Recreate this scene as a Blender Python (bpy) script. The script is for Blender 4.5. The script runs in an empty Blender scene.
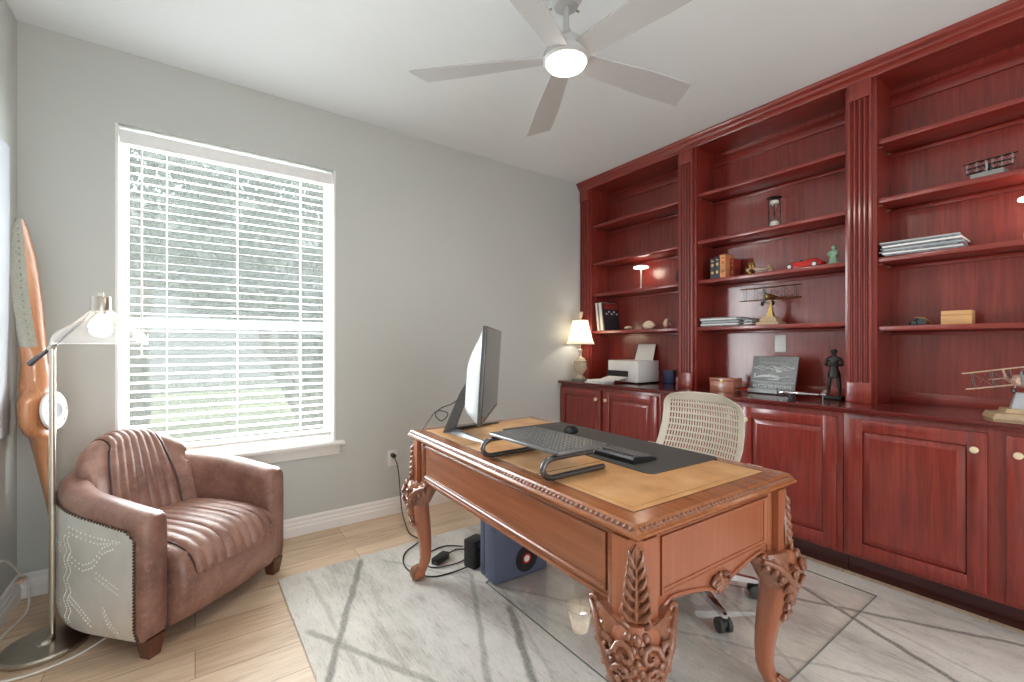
import bpy, bmesh, math, random
from mathutils import Matrix, Vector, Euler
random.seed(7)
PI = math.pi
sc = bpy.context.scene
C = sc.collection

# ------------------------------------------------------------------ camera, sky, sun, big lights, exposure
CAM_H, CEIL = 1.211, 2.765
cd = bpy.data.cameras.new('camera'); cam = bpy.data.objects.new('camera', cd); C.objects.link(cam)
cam.location = (0, 0, CAM_H); cam.rotation_euler = (PI/2, 0, -math.radians(35.6))
cd.sensor_width = 36; cd.lens = 442.6/1024*36; cd.shift_y = 4.5/1024; cd.clip_start = .02
sc.camera = cam

world = bpy.data.worlds.new('sky'); sc.world = world; world.use_nodes = True
wn = world.node_tree.nodes['Background']
wn.inputs['Color'].default_value = (.88, .94, 1, 1); wn.inputs['Strength'].default_value = 2.4

def light(name, kind, loc, energy, color=(1, 1, 1), **kw):
    d = bpy.data.lights.new(name, kind); d.energy = energy; d.color = color
    rot = kw.pop('rot', None)
    for k, v in kw.items(): setattr(d, k, v)
    o = bpy.data.objects.new(name, d); C.objects.link(o); o.location = loc
    if rot: o.rotation_euler = rot
    return o
light('sun', 'SUN', (0, 0, 20), 4.5, (1, .96, .9), angle=.03, rot=(math.radians(38), 0, math.radians(20)))
# added fill lamp in a made-up front opening, then daylight through the window
light('front_fill_light', 'AREA', (.9, -2.05, 1.1), 28, (.97, .98, 1), shape='RECTANGLE', size=2.9, size_y=1.7, rot=(PI/2, 0, 0))
light('window_daylight', 'AREA', (.21, 3.262, 1.48), 128, (.94, .97, 1), shape='RECTANGLE', size=.96, size_y=1.66, rot=(-PI/2, 0, 0))

sc.view_settings.view_transform = 'Standard'; sc.view_settings.look = 'None'
sc.view_settings.gamma = 1; sc.view_settings.use_curve_mapping = False
sc.view_settings.exposure = -.12
cy = sc.cycles
cy.use_denoising = True; cy.max_bounces = 9; cy.diffuse_bounces = 5; cy.glossy_bounces = 4
cy.transmission_bounces = 8; cy.transparent_max_bounces = 24
cy.caustics_reflective = False; cy.caustics_refractive = False
cy.sample_clamp_indirect = 6

# ------------------------------------------------------------------ materials
def S(r, g, b):
    f = lambda c: (c/255/12.92 if c/255 <= .04045 else ((c/255+.055)/1.055)**2.4)
    return (f(r), f(g), f(b), 1)

class NT:
    def __init__(s, name):
        s.m = bpy.data.materials.new(name); s.m.use_nodes = True
        s.t = s.m.node_tree; s.p = s.t.nodes['Principled BSDF']; s.out = s.t.nodes['Material Output']
    def n(s, typ, **kw):
        nd = s.t.nodes.new(typ)
        for k, v in kw.items():
            if k in nd.inputs.keys(): nd.inputs[k].default_value = v
            else: setattr(nd, k, v)
        return nd
    def l(s, a, b): s.t.links.new(a, b)
    def math(s, op, a, b=None, clamp=False):
        nd = s.t.nodes.new('ShaderNodeMath'); nd.operation = op; nd.use_clamp = clamp
        for i, x in enumerate((a, b)):
            if x is None: continue
            if isinstance(x, (int, float)): nd.inputs[i].default_value = x
            else: s.l(x, nd.inputs[i])
        return nd.outputs[0]
    def ramp(s, fac, stops):
        nd = s.t.nodes.new('ShaderNodeValToRGB'); cr = nd.color_ramp
        while len(cr.elements) < len(stops): cr.elements.new(.5)
        for e, (p, c) in zip(cr.elements, stops): e.position = p; e.color = c
        s.l(fac, nd.inputs['Fac']); return nd.outputs['Color']
    def mix(s, fac, a, b, blend='MIX'):
        nd = s.t.nodes.new('ShaderNodeMix'); nd.data_type = 'RGBA'; nd.blend_type = blend
        for sock, x in ((nd.inputs[0], fac), (nd.inputs[6], a), (nd.inputs[7], b)):
            if isinstance(x, (int, float, tuple)): sock.default_value = x
            else: s.l(x, sock)
        return nd.outputs[2]
    def coords(s, scale=(1, 1, 1), src='Object'):
        tc = s.t.nodes.new('ShaderNodeTexCoord'); mp = s.t.nodes.new('ShaderNodeMapping')
        mp.inputs['Scale'].default_value = scale; s.l(tc.outputs[src], mp.inputs['Vector']); return mp.outputs[0]
    def noise(s, vec, scale=5, detail=4, rough=.55, dist=0):
        nd = s.n('ShaderNodeTexNoise', Scale=scale, Detail=detail, Roughness=rough, Distortion=dist)
        s.l(vec, nd.inputs['Vector']); return nd.outputs['Fac']
    def bump(s, h, strength=.2, dist=.005):
        nd = s.n('ShaderNodeBump', Strength=strength, Distance=dist); s.l(h, nd.inputs['Height']); s.l(nd.outputs[0], s.p.inputs['Normal'])
    def set(s, **kw):
        for k, v in kw.items(): s.p.inputs[k.replace('_', ' ')].default_value = v
        return s

def plain(name, col, rough=.5, metal=0, var=.06, vscale=30, bump=0, **kw):
    t = NT(name); t.set(Roughness=rough, Metallic=metal, **kw)
    f = t.noise(t.coords(), vscale, 3)
    a = tuple(c*(1-var) for c in col[:3])+(1,); b = tuple(min(1, c*(1+var)) for c in col[:3])+(1,)
    t.l(t.ramp(f, [(.3, a), (.7, b)]), t.p.inputs['Base Color'])
    if bump: t.bump(f, bump, .002)
    return t.m

def wood(name, dark, mid, lite, axis=2, rough=.32, scale=1.0, coat=.55, bump=.05):
    t = NT(name); t.set(Roughness=rough, Coat_Weight=coat, Coat_Roughness=.15)
    sv = [26*scale]*3; sv[axis] = 1.3*scale
    v = t.coords(tuple(sv)); f = t.noise(v, 2.2, 6, .62, .6)
    sv2 = [140*scale]*3; sv2[axis] = 3*scale
    g = t.noise(t.coords(tuple(sv2)), 1.5, 3, .6)
    big = t.noise(t.coords(), 2.2, 2)
    col = t.ramp(f, [(.28, dark), (.5, mid), (.74, lite)])
    col = t.mix(t.math('MULTIPLY', t.ramp(g, [(.5, (0, 0, 0, 1)), (.68, (1, 1, 1, 1))]), .3), col, dark)
    col = t.mix(t.math('MULTIPLY', big, .25), col, lite)
    t.l(col, t.p.inputs['Base Color'])
    if bump: t.bump(g, bump, .002)
    return t.m

def emit(name, col, strength):
    t = NT(name); t.set(Roughness=.5); t.p.inputs['Base Color'].default_value = col
    t.p.inputs['Emission Color'].default_value = col; t.p.inputs['Emission Strength'].default_value = strength
    return t.m

def glass(name, tint=(1, 1, 1, 1), refl=1.0, rough=.0, veil=0, ior=1.45):
    t = NT(name); tr = t.n('ShaderNodeBsdfTransparent', Color=tint); gl = t.n('ShaderNodeBsdfGlossy', Roughness=rough)
    fr = t.n('ShaderNodeFresnel', IOR=ior); mx = t.n('ShaderNodeMixShader')
    ge = t.n('ShaderNodeNewGeometry'); front = t.math('SUBTRACT', 1, ge.outputs['Backfacing'])
    t.l(t.math('MULTIPLY', t.math('MULTIPLY', fr.outputs[0], refl, True), front), mx.inputs[0]); t.l(tr.outputs[0], mx.inputs[1]); t.l(gl.outputs[0], mx.inputs[2])
    o = mx.outputs[0]
    if veil:
        df = t.n('ShaderNodeBsdfTranslucent', Color=(1, 1, 1, 1)); m2 = t.n('ShaderNodeMixShader'); m2.inputs[0].default_value = veil
        t.l(o, m2.inputs[1]); t.l(df.outputs[0], m2.inputs[2]); o = m2.outputs[0]
    t.l(o, t.out.inputs['Surface']); return t.m

CH_D, CH_M, CH_L = S(92, 24, 20), S(129, 40, 32), S(150, 58, 45)
M = {}
M['wall'] = plain('wall_paint', S(195, 197, 192), .75, var=.012, vscale=3)
M['ceiling'] = plain('ceiling_paint', S(234, 239, 241), .85, var=.01, vscale=3)
M['trim'] = plain('white_trim_paint', S(236, 234, 230), .35, var=.01)
M['cherry'] = wood('cherry_vertical_grain', CH_D, CH_M, CH_L, 2)
M['cherry_y'] = wood('cherry_long_grain', CH_D, CH_M, CH_L, 1)
M['cherry_top'] = wood('cherry_worktop', S(62, 14, 14), S(92, 24, 22), S(112, 36, 30), 1, rough=.16, coat=.6)
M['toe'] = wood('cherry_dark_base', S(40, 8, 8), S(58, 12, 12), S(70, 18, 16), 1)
M['desk'] = wood('walnut_desk_vertical', S(142, 79, 51), S(155, 90, 60), S(167, 102, 71), 2, rough=.3, scale=.8)
M['desk_y'] = wood('walnut_desk_long', S(128, 70, 40), S(152, 92, 55), S(168, 108, 68), 1, rough=.26, scale=.8)
M['desk_x'] = wood('walnut_desk_cross', S(128, 70, 40), S(152, 92, 55), S(168, 108, 68), 0, rough=.26, scale=.8)
M['deskside'] = wood('walnut_desk_side', S(116, 66, 42), S(136, 80, 52), S(152, 94, 62), 1, rough=.26, scale=.5)
M['carved'] = wood('carved_walnut', S(98, 58, 40), S(132, 82, 58), S(154, 102, 74), 2, rough=.3, scale=1.5)
M['dleather'] = None
def desk_leather():
    t = NT('tan_desk_leather'); t.set(Roughness=.34)
    f = t.noise(t.coords(), 7, 4, .6); g = t.noise(t.coords(), 260, 2)
    t.l(t.ramp(f, [(.3, S(184, 132, 84)), (.5, S(206, 155, 104)), (.7, S(222, 178, 128))]), t.p.inputs['Base Color']); t.bump(g, .08, .001); return t.m
M['dleather'] = desk_leather()
def chair_leather():
    t = NT('distressed_brown_leather'); t.set(Roughness=.38, Specular_IOR_Level=.6)
    f = t.noise(t.coords(), 5, 5, .6, .5); g = t.noise(t.coords(), 38, 5, .7, 1.2); h = t.noise(t.coords(), 180, 2)
    c = t.ramp(f, [(.3, S(106, 73, 63)), (.5, S(136, 99, 86)), (.72, S(163, 125, 110))])
    c = t.mix(t.math('MULTIPLY', t.ramp(g, [(.5, (0, 0, 0, 1)), (.72, (1, 1, 1, 1))]), .4), c, S(176, 140, 124))
    t.l(c, t.p.inputs['Base Color']); t.bump(t.math('ADD', g, t.math('MULTIPLY', h, .5)), .12, .002); return t.m
M['cleather'] = chair_leather()
M['piping'] = plain('dark_leather_piping', S(70, 42, 36), .4)
def aluminium():
    t = NT('riveted_aluminium'); t.set(Metallic=.55, Roughness=.3)
    f = t.noise(t.coords((1, 1, 1)), 4, 3); g = t.noise(t.coords((3, 3, 60)), 6, 3)
    t.l(t.ramp(f, [(.3, S(226, 224, 220)), (.7, S(248, 247, 244))]), t.p.inputs['Base Color'])
    t.l(t.ramp(g, [(.3, (.3, .3, .3, 1)), (.7, (.42, .42, .42, 1))]), t.p.inputs['Roughness']); t.bump(f, .15, .02); return t.m
M['alu'] = aluminium()
M['nail'] = plain('antique_nails', S(92, 74, 64), .35, .8)
M['darkwood'] = wood('dark_chair_feet', S(60, 28, 16), S(88, 44, 26), S(104, 58, 36), 2)
M['nickel'] = plain('brushed_nickel', S(196, 188, 176), .28, 1.0, var=.04, vscale=60)
M['chrome'] = plain('chrome', S(225, 225, 228), .08, 1.0, var=.01)
M['clear'] = glass('clear_lamp_glass', (.97, .97, .97, 1), 1.6, .04, veil=.05)
M['pane'] = glass('window_glass', (.96, .98, .98, 1), .8)
def coat_glass(name, gain):
    t = NT(name); tr = t.n('ShaderNodeBsdfTransparent', Color=(.97, .975, .97, 1)); fr = t.n('ShaderNodeFresnel', IOR=1.5); ge = t.n('ShaderNodeNewGeometry')
    k = t.math('MULTIPLY', t.math('MULTIPLY', fr.outputs[0], gain, True), t.math('SUBTRACT', 1, ge.outputs['Backfacing']))
    gl = t.n('ShaderNodeBsdfGlossy', Roughness=.0); cm = t.n('ShaderNodeCombineColor')
    for i in range(3): t.l(k, cm.inputs[i])
    t.l(cm.outputs[0], gl.inputs['Color']); ad = t.n('ShaderNodeAddShader'); t.l(tr.outputs[0], ad.inputs[0]); t.l(gl.outputs[0], ad.inputs[1]); t.l(ad.outputs[0], t.out.inputs['Surface']); return t.m
M['matglass'] = coat_glass('clear_glass_mat', 1.6)
def haze_sheet_mat():  # translucent sheet that lays pale haze over the outdoor view
    t = NT('window_haze_sheet'); tr = t.n('ShaderNodeBsdfTransparent'); df = t.n('ShaderNodeBsdfTranslucent', Color=(.55, .56, .57, 1)); d2 = t.n('ShaderNodeBsdfDiffuse', Color=(.3, .3, .3, 1))
    m1 = t.n('ShaderNodeMixShader'); m1.inputs[0].default_value = .3; t.l(df.outputs[0], m1.inputs[1]); t.l(d2.outputs[0], m1.inputs[2])
    mx = t.n('ShaderNodeMixShader'); mx.inputs[0].default_value = .38; t.l(tr.outputs[0], mx.inputs[1]); t.l(m1.outputs[0], mx.inputs[2]); t.l(mx.outputs[0], t.out.inputs['Surface']); return t.m
M['hazesheet'] = haze_sheet_mat()
M['glassedge'] = plain('grey_glass_edge', S(112, 116, 112), .2)
M['bulb'] = emit('lit_bulb', (1, .86, .66, 1), 30)
M['fanled'] = emit('lit_fan_diffuser', (1, .9, .78, 1), 9)
M['led'] = emit('lit_led_disc', (1, .9, .8, 1), 5)
M['white'] = plain('white_plastic', S(232, 231, 228), .4, var=.015)
M['offwhite'] = plain('cream_resin', S(216, 208, 193), .5, var=.02)
M['ivory'] = plain('ivory_knob', S(226, 210, 176), .3, var=.03)
M['fan'] = plain('white_fan_enamel', S(184, 184, 184), .4, var=.01)
M['slat'] = plain('white_blind_slats', S(240, 240, 238), .45, var=.01)
M['black'] = plain('black_plastic', S(30, 30, 32), .4)
M['dgrey'] = plain('dark_grey_metal', S(74, 74, 76), .38, .55)
M['rubber'] = plain('dark_grey_rubber', S(62, 62, 60), .65)
M['risermesh'] = plain('grey_steel_mesh', S(118, 119, 120), .35, .4)
M['keygrey'] = plain('grey_keycaps', S(96, 96, 98), .45)
M['gunmetal'] = plain('gunmetal_tube', S(98, 98, 100), .25, .8)
M['mgrey'] = plain('monitor_grey_shell', S(172, 176, 178), .42, .1, var=.02)
M['mstand'] = plain('monitor_stand_grey', S(104, 105, 107), .35, .6)
M['screen'] = plain('dark_glossy_screen', S(16, 17, 20), .08, var=.02)
M['deskmat'] = plain('charcoal_desk_pad', S(72, 71, 69), .6, vscale=200)
M['blue'] = plain('slate_blue_vinyl', S(88, 95, 118), .5, bump=.05, vscale=120)
M['red'] = plain('glossy_red_paint', S(196, 40, 34), .25)
M['gold'] = plain('aged_brass', S(178, 146, 84), .35, .85)
M['tan'] = plain('pale_carved_wood', S(188, 162, 128), .5, var=.15, vscale=40)
M['pine'] = wood('light_pine', S(186, 138, 88), S(208, 160, 106), S(222, 180, 126), 1, rough=.45, coat=0)
M['boxwood'] = wood('red_brown_box_wood', S(132, 74, 54), S(158, 94, 70), S(176, 116, 90), 1)
M['verdigris'] = plain('green_patina', S(140, 176, 150), .6, var=.2, vscale=60)
M['bronze'] = plain('dark_bronze', S(52, 50, 48), .4, .6)
M['pewter'] = plain('pewter_relief', S(206, 208, 208), .45, .2, var=.15, vscale=40)
M['pewterdark'] = plain('darkened_pewter', S(132, 135, 136), .5, .2, var=.2, vscale=60)
M['paper'] = plain('white_paper', S(236, 235, 232), .7, var=.01)
M['greypaper'] = plain('grey_printed_paper', S(120, 124, 132), .5, var=.5, vscale=50)
M['stonebase'] = plain('grey_stone_plinth', S(150, 150, 146), .6)
M['shell'] = plain('pale_seashell', S(226, 206, 180), .45, var=.2, vscale=50)
M['shellpink'] = plain('banded_seashell', S(214, 178, 160), .4, var=.3, vscale=70)
M['urn'] = plain('antique_cream_urn', S(196, 180, 154), .55, var=.2, vscale=60)
M['canvas'] = plain('pale_grey_canvas', S(186, 189, 196), .8, var=.05, vscale=3)
M['creamfab'] = None
def shade_fabric():
    t = NT('lit_cream_shade'); t.set(Roughness=.8)
    df = t.n('ShaderNodeBsdfDiffuse', Color=S(246, 240, 226)); tl = t.n('ShaderNodeBsdfTranslucent', Color=S(250, 240, 220))
    mx = t.n('ShaderNodeMixShader'); mx.inputs[0].default_value = .6
    t.l(df.outputs[0], mx.inputs[1]); t.l(tl.outputs[0], mx.inputs[2]); t.l(mx.outputs[0], t.out.inputs['Surface']); return t.m
M['creamfab'] = shade_fabric()
M['cordw'] = plain('white_cord', S(226, 222, 214), .5)
M['cordk'] = plain('black_cord', S(40, 40, 40), .5)
M['bookdark'] = plain('dark_book_cloth', S(44, 40, 48), .5, var=.3)
M['booktan'] = plain('orange_book_cloth', S(206, 138, 88), .5, var=.2)
M['bookred'] = plain('red_book_cloth', S(150, 52, 44), .5, var=.2)
M['sand'] = plain('white_sand', S(226, 222, 212), .8)
M['propwood'] = wood('propeller_wood', S(140, 86, 54), S(176, 116, 76), S(198, 142, 100), 2, rough=.35, scale=.6)
M['propsheath'] = plain('dull_metal_sheath', S(152, 153, 143), .5, .35, var=.1, vscale=90)
M['coppertip'] = plain('copper_tip', S(202, 152, 116), .35, .4)

def floor_mat():
    t = NT('pale_oak_planks'); t.set(Roughness=.42)
    v = t.coords()
    br = t.n('ShaderNodeTexBrick', Scale=1.0, offset=.37, offset_frequency=2)
    br.inputs['Brick Width'].default_value = 1.22; br.inputs['Row Height'].default_value = .18; br.inputs['Mortar Size'].default_value = .0016
    br.inputs['Color1'].default_value = (.2, .2, .2, 1); br.inputs['Color2'].default_value = (.8, .8, .8, 1); br.inputs['Mortar'].default_value = (.5, .5, .5, 1)
    t.l(v, br.inputs['Vector'])
    f = t.noise(t.coords((1.6, 16, 1)), 2.4, 6, .6, .8)
    k = t.math('ADD', t.math('MULTIPLY', br.outputs['Color'], .38), t.math('MULTIPLY', f, .75))
    c = t.ramp(k, [(.34, S(186, 158, 130)), (.55, S(212, 186, 158)), (.8, S(228, 206, 180))])
    c = t.mix(br.outputs['Fac'], c, S(150, 118, 92))
    t.l(c, t.p.inputs['Base Color']); return t.m
M['floor'] = floor_mat()

def rug_mat():
    t = NT('grey_abstract_rug'); t.set(Roughness=.95, Specular_IOR_Level=.1)
    tc = t.n('ShaderNodeTexCoord'); sp = t.n('ShaderNodeSeparateXYZ'); t.l(tc.outputs['Object'], sp.inputs[0])
    X, Y = sp.outputs[0], sp.outputs[1]
    wob = t.math('MULTIPLY', t.math('SUBTRACT', t.noise(t.coords(), 9, 3), .5), .03)
    fine = t.noise(t.coords((46, 5, 1)), 2.0, 4, .75)
    cloud = t.noise(t.coords((2.2, .9, 1)), 1.6, 4, .6)
    speck = t.noise(t.coords(), 230, 2, .7)
    lines = [(.793,2.52,.30,1.44,.024,.75),(.396,2.025,.80,1.26,.022,.55),(1.21,2.02,.70,.99,.022,.5),(1.20,1.67,.86,.93,.028,.85),
             (.867,2.452,1.6,1.25,.015,.3),(.505,2.5,.512,1.6,.018,.28),(2.476,.95,2.10,.08,.020,.9),(2.0,1.50,2.72,.18,.018,.8),
             (2.2,1.3,1.5,.2,.014,.3),(2.62,1.5,2.3,.2,.014,.28),(.66,2.0,.655,1.2,.016,.25),(1.45,2.4,1.0,1.0,.012,.25),(1.9,2.3,2.7,1.3,.016,.5),(1.6,1.2,2.3,.0,.014,.35),(.4,1.2,1.4,.4,.02,.6)]
    tot = None
    for x0, y0, x1, y1, w, a in lines:
        L = math.hypot(x1-x0, y1-y0); dx, dy = (x1-x0)/L, (y1-y0)/L
        px = t.math('SUBTRACT', X, x0); py = t.math('SUBTRACT', Y, y0)
        al = t.math('ADD', t.math('MULTIPLY', px, dx), t.math('MULTIPLY', py, dy))
        ac = t.math('ABSOLUTE', t.math('ADD', t.math('ADD', t.math('MULTIPLY', px, -dy), t.math('MULTIPLY', py, dx)), wob))
        k = t.math('SUBTRACT', 1.6, t.math('MULTIPLY', ac, 1.9/w), True)
        inside = t.math('MULTIPLY', t.math('MULTIPLY', al, 30, True), t.math('MULTIPLY', t.math('SUBTRACT', L, al), 30, True), True)
        k = t.math('MULTIPLY', t.math('MULTIPLY', k, inside), a)
        tot = k if tot is None else t.math('MAXIMUM', tot, k)
    base = t.ramp(t.math('ADD', t.math('MULTIPLY', cloud, .55), t.math('MULTIPLY', fine, .45)),
                  [(.38, S(182, 177, 170)), (.5, S(225, 220, 213)), (.6, S(241, 237, 231))])
    base = t.mix(t.math('MULTIPLY', t.ramp(fine, [(.52, (0, 0, 0, 1)), (.7, (1, 1, 1, 1))]), t.math('MULTIPLY', cloud, 1.0)), base, S(146, 142, 137))
    ln = t.math('MULTIPLY', tot, t.math('ADD', .12, t.math('MULTIPLY', speck, 1.45)), True)
    col = t.mix(ln, base, S(108, 105, 99))
    col = t.mix(t.math('MULTIPLY', t.ramp(speck, [(.45, (0, 0, 0, 1)), (.75, (1, 1, 1, 1))]), .18), col, S(130, 128, 124))
    t.l(col, t.p.inputs['Base Color']); t.bump(t.math('ADD', speck, fine), .35, .004); return t.m
M['rug'] = rug_mat()
M['lawn'] = plain('sunlit_grass', S(186, 188, 150), .9, var=.25, vscale=6)
M['siding'] = plain('pale_siding', S(158, 159, 163), .8, var=.03, vscale=2)
M['bark'] = plain('grey_bark', S(128, 120, 112), .9, var=.3, vscale=20)
M['foliage'] = plain('green_leaves', S(124, 130, 120), .6, var=.35, vscale=14)

# ------------------------------------------------------------------ mesh builder
class MB:
    def __init__(s): s.bm = bmesh.new(); s.M = Matrix(); s.mi = 0
    def at(s, loc=(0, 0, 0), rz=0, rx=0, ry=0, sc=1):
        s.M = Matrix.Translation(loc) @ Euler((rx, ry, rz)).to_matrix().to_4x4() @ Matrix.Scale(sc, 4); return s
    def _add(s, tb):
        tb.transform(s.M)
        for f in tb.faces: f.material_index = s.mi
        me = bpy.data.meshes.new('tmp'); tb.to_mesh(me); tb.free(); s.bm.from_mesh(me); bpy.data.meshes.remove(me); s.bm.verts.index_update(); s.bm.faces.index_update()
    def box(s, x0, y0, z0, x1, y1, z1, b=0, seg=2):
        tb = bmesh.new(); bmesh.ops.create_cube(tb, size=1)
        for v in tb.verts: v.co = Vector(((x0+x1)/2+v.co.x*(x1-x0), (y0+y1)/2+v.co.y*(y1-y0), (z0+z1)/2+v.co.z*(z1-z0)))
        if b: bmesh.ops.bevel(tb, geom=tb.edges[:], offset=b, segments=seg, affect='EDGES', profile=.5)
        s._add(tb); return s
    def loft(s, rings, cap=True, closed=True, loop=False):
        tb = bmesh.new(); V = [[tb.verts.new(Vector(p)) for p in r] for r in rings]
        n = len(rings[0]); m = len(rings)
        for i in range(m if loop else m-1):
            a, b = V[i], V[(i+1) % m]
            for j in range(n if closed else n-1):
                k = (j+1) % n
                try: tb.faces.new((a[j], a[k], b[k], b[j]))
                except ValueError: pass
        if cap and not loop and closed:
            tb.faces.new(V[0][::-1]); tb.faces.new(V[-1])
        bmesh.ops.recalc_face_normals(tb, faces=tb.faces[:]); s._add(tb); return s
    def lathe(s, prof, n=24, c=(0, 0, 0), cap=True, sy=1):
        R = [[(c[0]+max(r, 1e-4)*math.cos(2*PI*k/n), c[1]+sy*max(r, 1e-4)*math.sin(2*PI*k/n), c[2]+z) for k in range(n)] for r, z in prof]
        return s.loft(R, cap)
    def tube(s, pts, r, n=8, loop=False, flat=1):
        pts = [Vector(p) for p in pts]; m = len(pts); rr = r if isinstance(r, (list, tuple)) else [r]*m
        R = []; up = None
        for i, p in enumerate(pts):
            a = pts[(i-1) % m] if (loop or i) else p; b = pts[(i+1) % m] if (loop or i < m-1) else p
            d = (b-a); d = d.normalized() if d.length > 1e-9 else Vector((0, 0, 1))
            if up is None: up = Vector((0, 0, 1)) if abs(d.z) < .9 else Vector((1, 0, 0))
            x = d.cross(up)
            if x.length < 1e-6: x = d.orthogonal()
            x.normalize(); y = x.cross(d).normalized(); up = y
            R.append([p+x*rr[i]*math.cos(2*PI*k/n)+y*rr[i]*flat*math.sin(2*PI*k/n) for k in range(n)])
        return s.loft(R, not loop, True, loop)
    def cyl(s, p0, p1, r, r1=None, n=20): return s.tube([p0, p1], [r, r if r1 is None else r1], n)
    def prism(s, poly, axis, t0, t1):
        mp = {'x': lambda a, b, t: (t, a, b), 'y': lambda a, b, t: (a, t, b), 'z': lambda a, b, t: (a, b, t)}[axis]
        return s.loft([[mp(a, b, t0) for a, b in poly], [mp(a, b, t1) for a, b in poly]])
    def ball(s, c, r, sx=1, sy=1, sz=1, u=14, v=9, rot=None):
        tb = bmesh.new(); bmesh.ops.create_uvsphere(tb, u_segments=u, v_segments=v, radius=r)
        m = Matrix.Diagonal((sx, sy, sz, 1))
        if rot is not None: m = rot.to_4x4() @ m
        tb.transform(Matrix.Translation(c) @ m); s._add(tb); return s
    def grid(s, fn, nu, nv, wrap=False):
        R = [[fn(i/nu, j/nv) for j in range(nv+1)] for i in range(nu+1)]
        return s.loft(R, False, False, wrap)
    def build(s, name, mat, parent=None, ang=35, mods=()):
        me = bpy.data.meshes.new(name); s.bm.to_mesh(me); s.bm.free()
        for m in (mat if isinstance(mat, (list, tuple)) else [mat]): me.materials.append(M[m])
        if ang:
            me.polygons.foreach_set('use_smooth', [True]*len(me.polygons)); me.set_sharp_from_angle(angle=math.radians(ang))
        o = bpy.data.objects.new(name, me); C.objects.link(o); o.parent = parent
        for typ, kw in mods:
            md = o.modifiers.new(typ.lower(), typ)
            for k, v in kw.items(): setattr(md, k, v)
        return o

def split_build(mb, name, mat, parent=None, ang=35):
    bm = mb.bm; seen = set(); out = []
    bm.verts.ensure_lookup_table()
    for v0 in bm.verts:
        if v0.index in seen: continue
        st_, isl = [v0], []
        seen.add(v0.index)
        while st_:
            v = st_.pop(); isl.append(v)
            for e in v.link_edges:
                w = e.other_vert(v)
                if w.index not in seen: seen.add(w.index); st_.append(w)
        nb_ = MB(); mp = {v.index: nb_.bm.verts.new(v.co) for v in isl}; fs = set()
        for v in isl:
            for f in v.link_faces:
                if f.index not in fs: fs.add(f.index); nb_.bm.faces.new([mp[q.index] for q in f.verts])
        out.append(nb_.build(name, mat, parent, ang))
    bm.free(); return out
def smooth(pts, n=6):
    P_ = [Vector(p) for p in pts]; out = []
    for i in range(len(P_)-1):
        a, b_, c_, d_ = P_[max(0, i-1)], P_[i], P_[i+1], P_[min(len(P_)-1, i+2)]
        for k in range(n):
            t = k/n; out.append(.5*((2*b_)+(c_-a)*t+(2*a-5*b_+4*c_-d_)*t*t+(3*b_-a-3*c_+d_)*t**3))
    return out+[P_[-1]]
def tag(o, label, cat, group=None):
    o['label'] = label; o['category'] = cat
    if group: o['group'] = group
    return o
def thing(name, label, cat, loc=(0, 0, 0), rz=0, group=None):
    o = bpy.data.objects.new(name, None); C.objects.link(o); o.empty_display_size = .05
    o.location = loc; o.rotation_euler = (0, 0, rz); return tag(o, label, cat, group)
def place(o, loc, rz=0): o.location = loc; o.rotation_euler = (0, 0, rz); return o
def struct(o): o['kind'] = 'structure'; return o
def dup(root, loc, rz, label):
    r = root.copy(); C.objects.link(r); r.location = loc; r.rotation_euler = (0, 0, rz); r['label'] = label
    for ch in list(root.children):
        c = ch.copy(); C.objects.link(c); c.parent = r
        for g in list(ch.children):
            d = g.copy(); C.objects.link(d); d.parent = c
    return r

# ------------------------------------------------------------------ room shell
WX0, WX1, WY0, WY1 = -.693, 3.31, -2.2, 3.10
WIN = (-.341, .765, .575, 2.382)
struct(MB().box(WX0-.15, WY0-.15, -.12, WX1+.15, WY1+.22, 0).build('floor', 'floor', ang=0))
struct(MB().box(WX0-.15, WY0-.15, CEIL, WX1+.15, WY1+.22, CEIL+.12).build('ceiling', 'ceiling', ang=0))
b = MB(); y0, y1 = WY1, WY1+.2
b.box(WX0-.15, y0, 0, WIN[0], y1, CEIL); b.box(WIN[1], y0, 0, WX1+.15, y1, CEIL)
b.box(WIN[0], y0, 0, WIN[1], y1, WIN[2]-.0245); b.box(WIN[0], y0, WIN[3], WIN[1], y1, CEIL)
struct(b.build('wall_back', 'wall', ang=0))
struct(MB().box(WX0-.15, WY0-.15, 0, WX0, WY1, CEIL).build('wall_left', 'wall', ang=0))
struct(MB().box(WX1, WY0-.15, 0, WX1+.15, WY1, CEIL).build('wall_right', 'wall', ang=0))
b = MB()
b.box(WX0, WY0-.15, 0, -.6, WY0, CEIL); b.box(2.4, WY0-.15, 0, WX1, WY0, CEIL); b.box(-.6, WY0-.15, 2.55, 2.4, WY0, CEIL)  # unseen wall, its wide opening made to let light in
struct(b.build('wall_front', 'wall', ang=0))
BB = [(0, 0), (.018, 0), (.018, .05), (.014, .058), (.014, .075), (.010, .085), (.010, .102), (.004, .114), (0, .114)]
struct(MB().prism([(WY1-a, z) for a, z in BB], 'x', WX0, 2.745).build('baseboard_back', 'trim', ang=20))
struct(MB().prism([(WX0+a, z) for a, z in BB], 'y', WY0, WY1-.018).build('baseboard_left', 'trim', ang=20))

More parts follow.
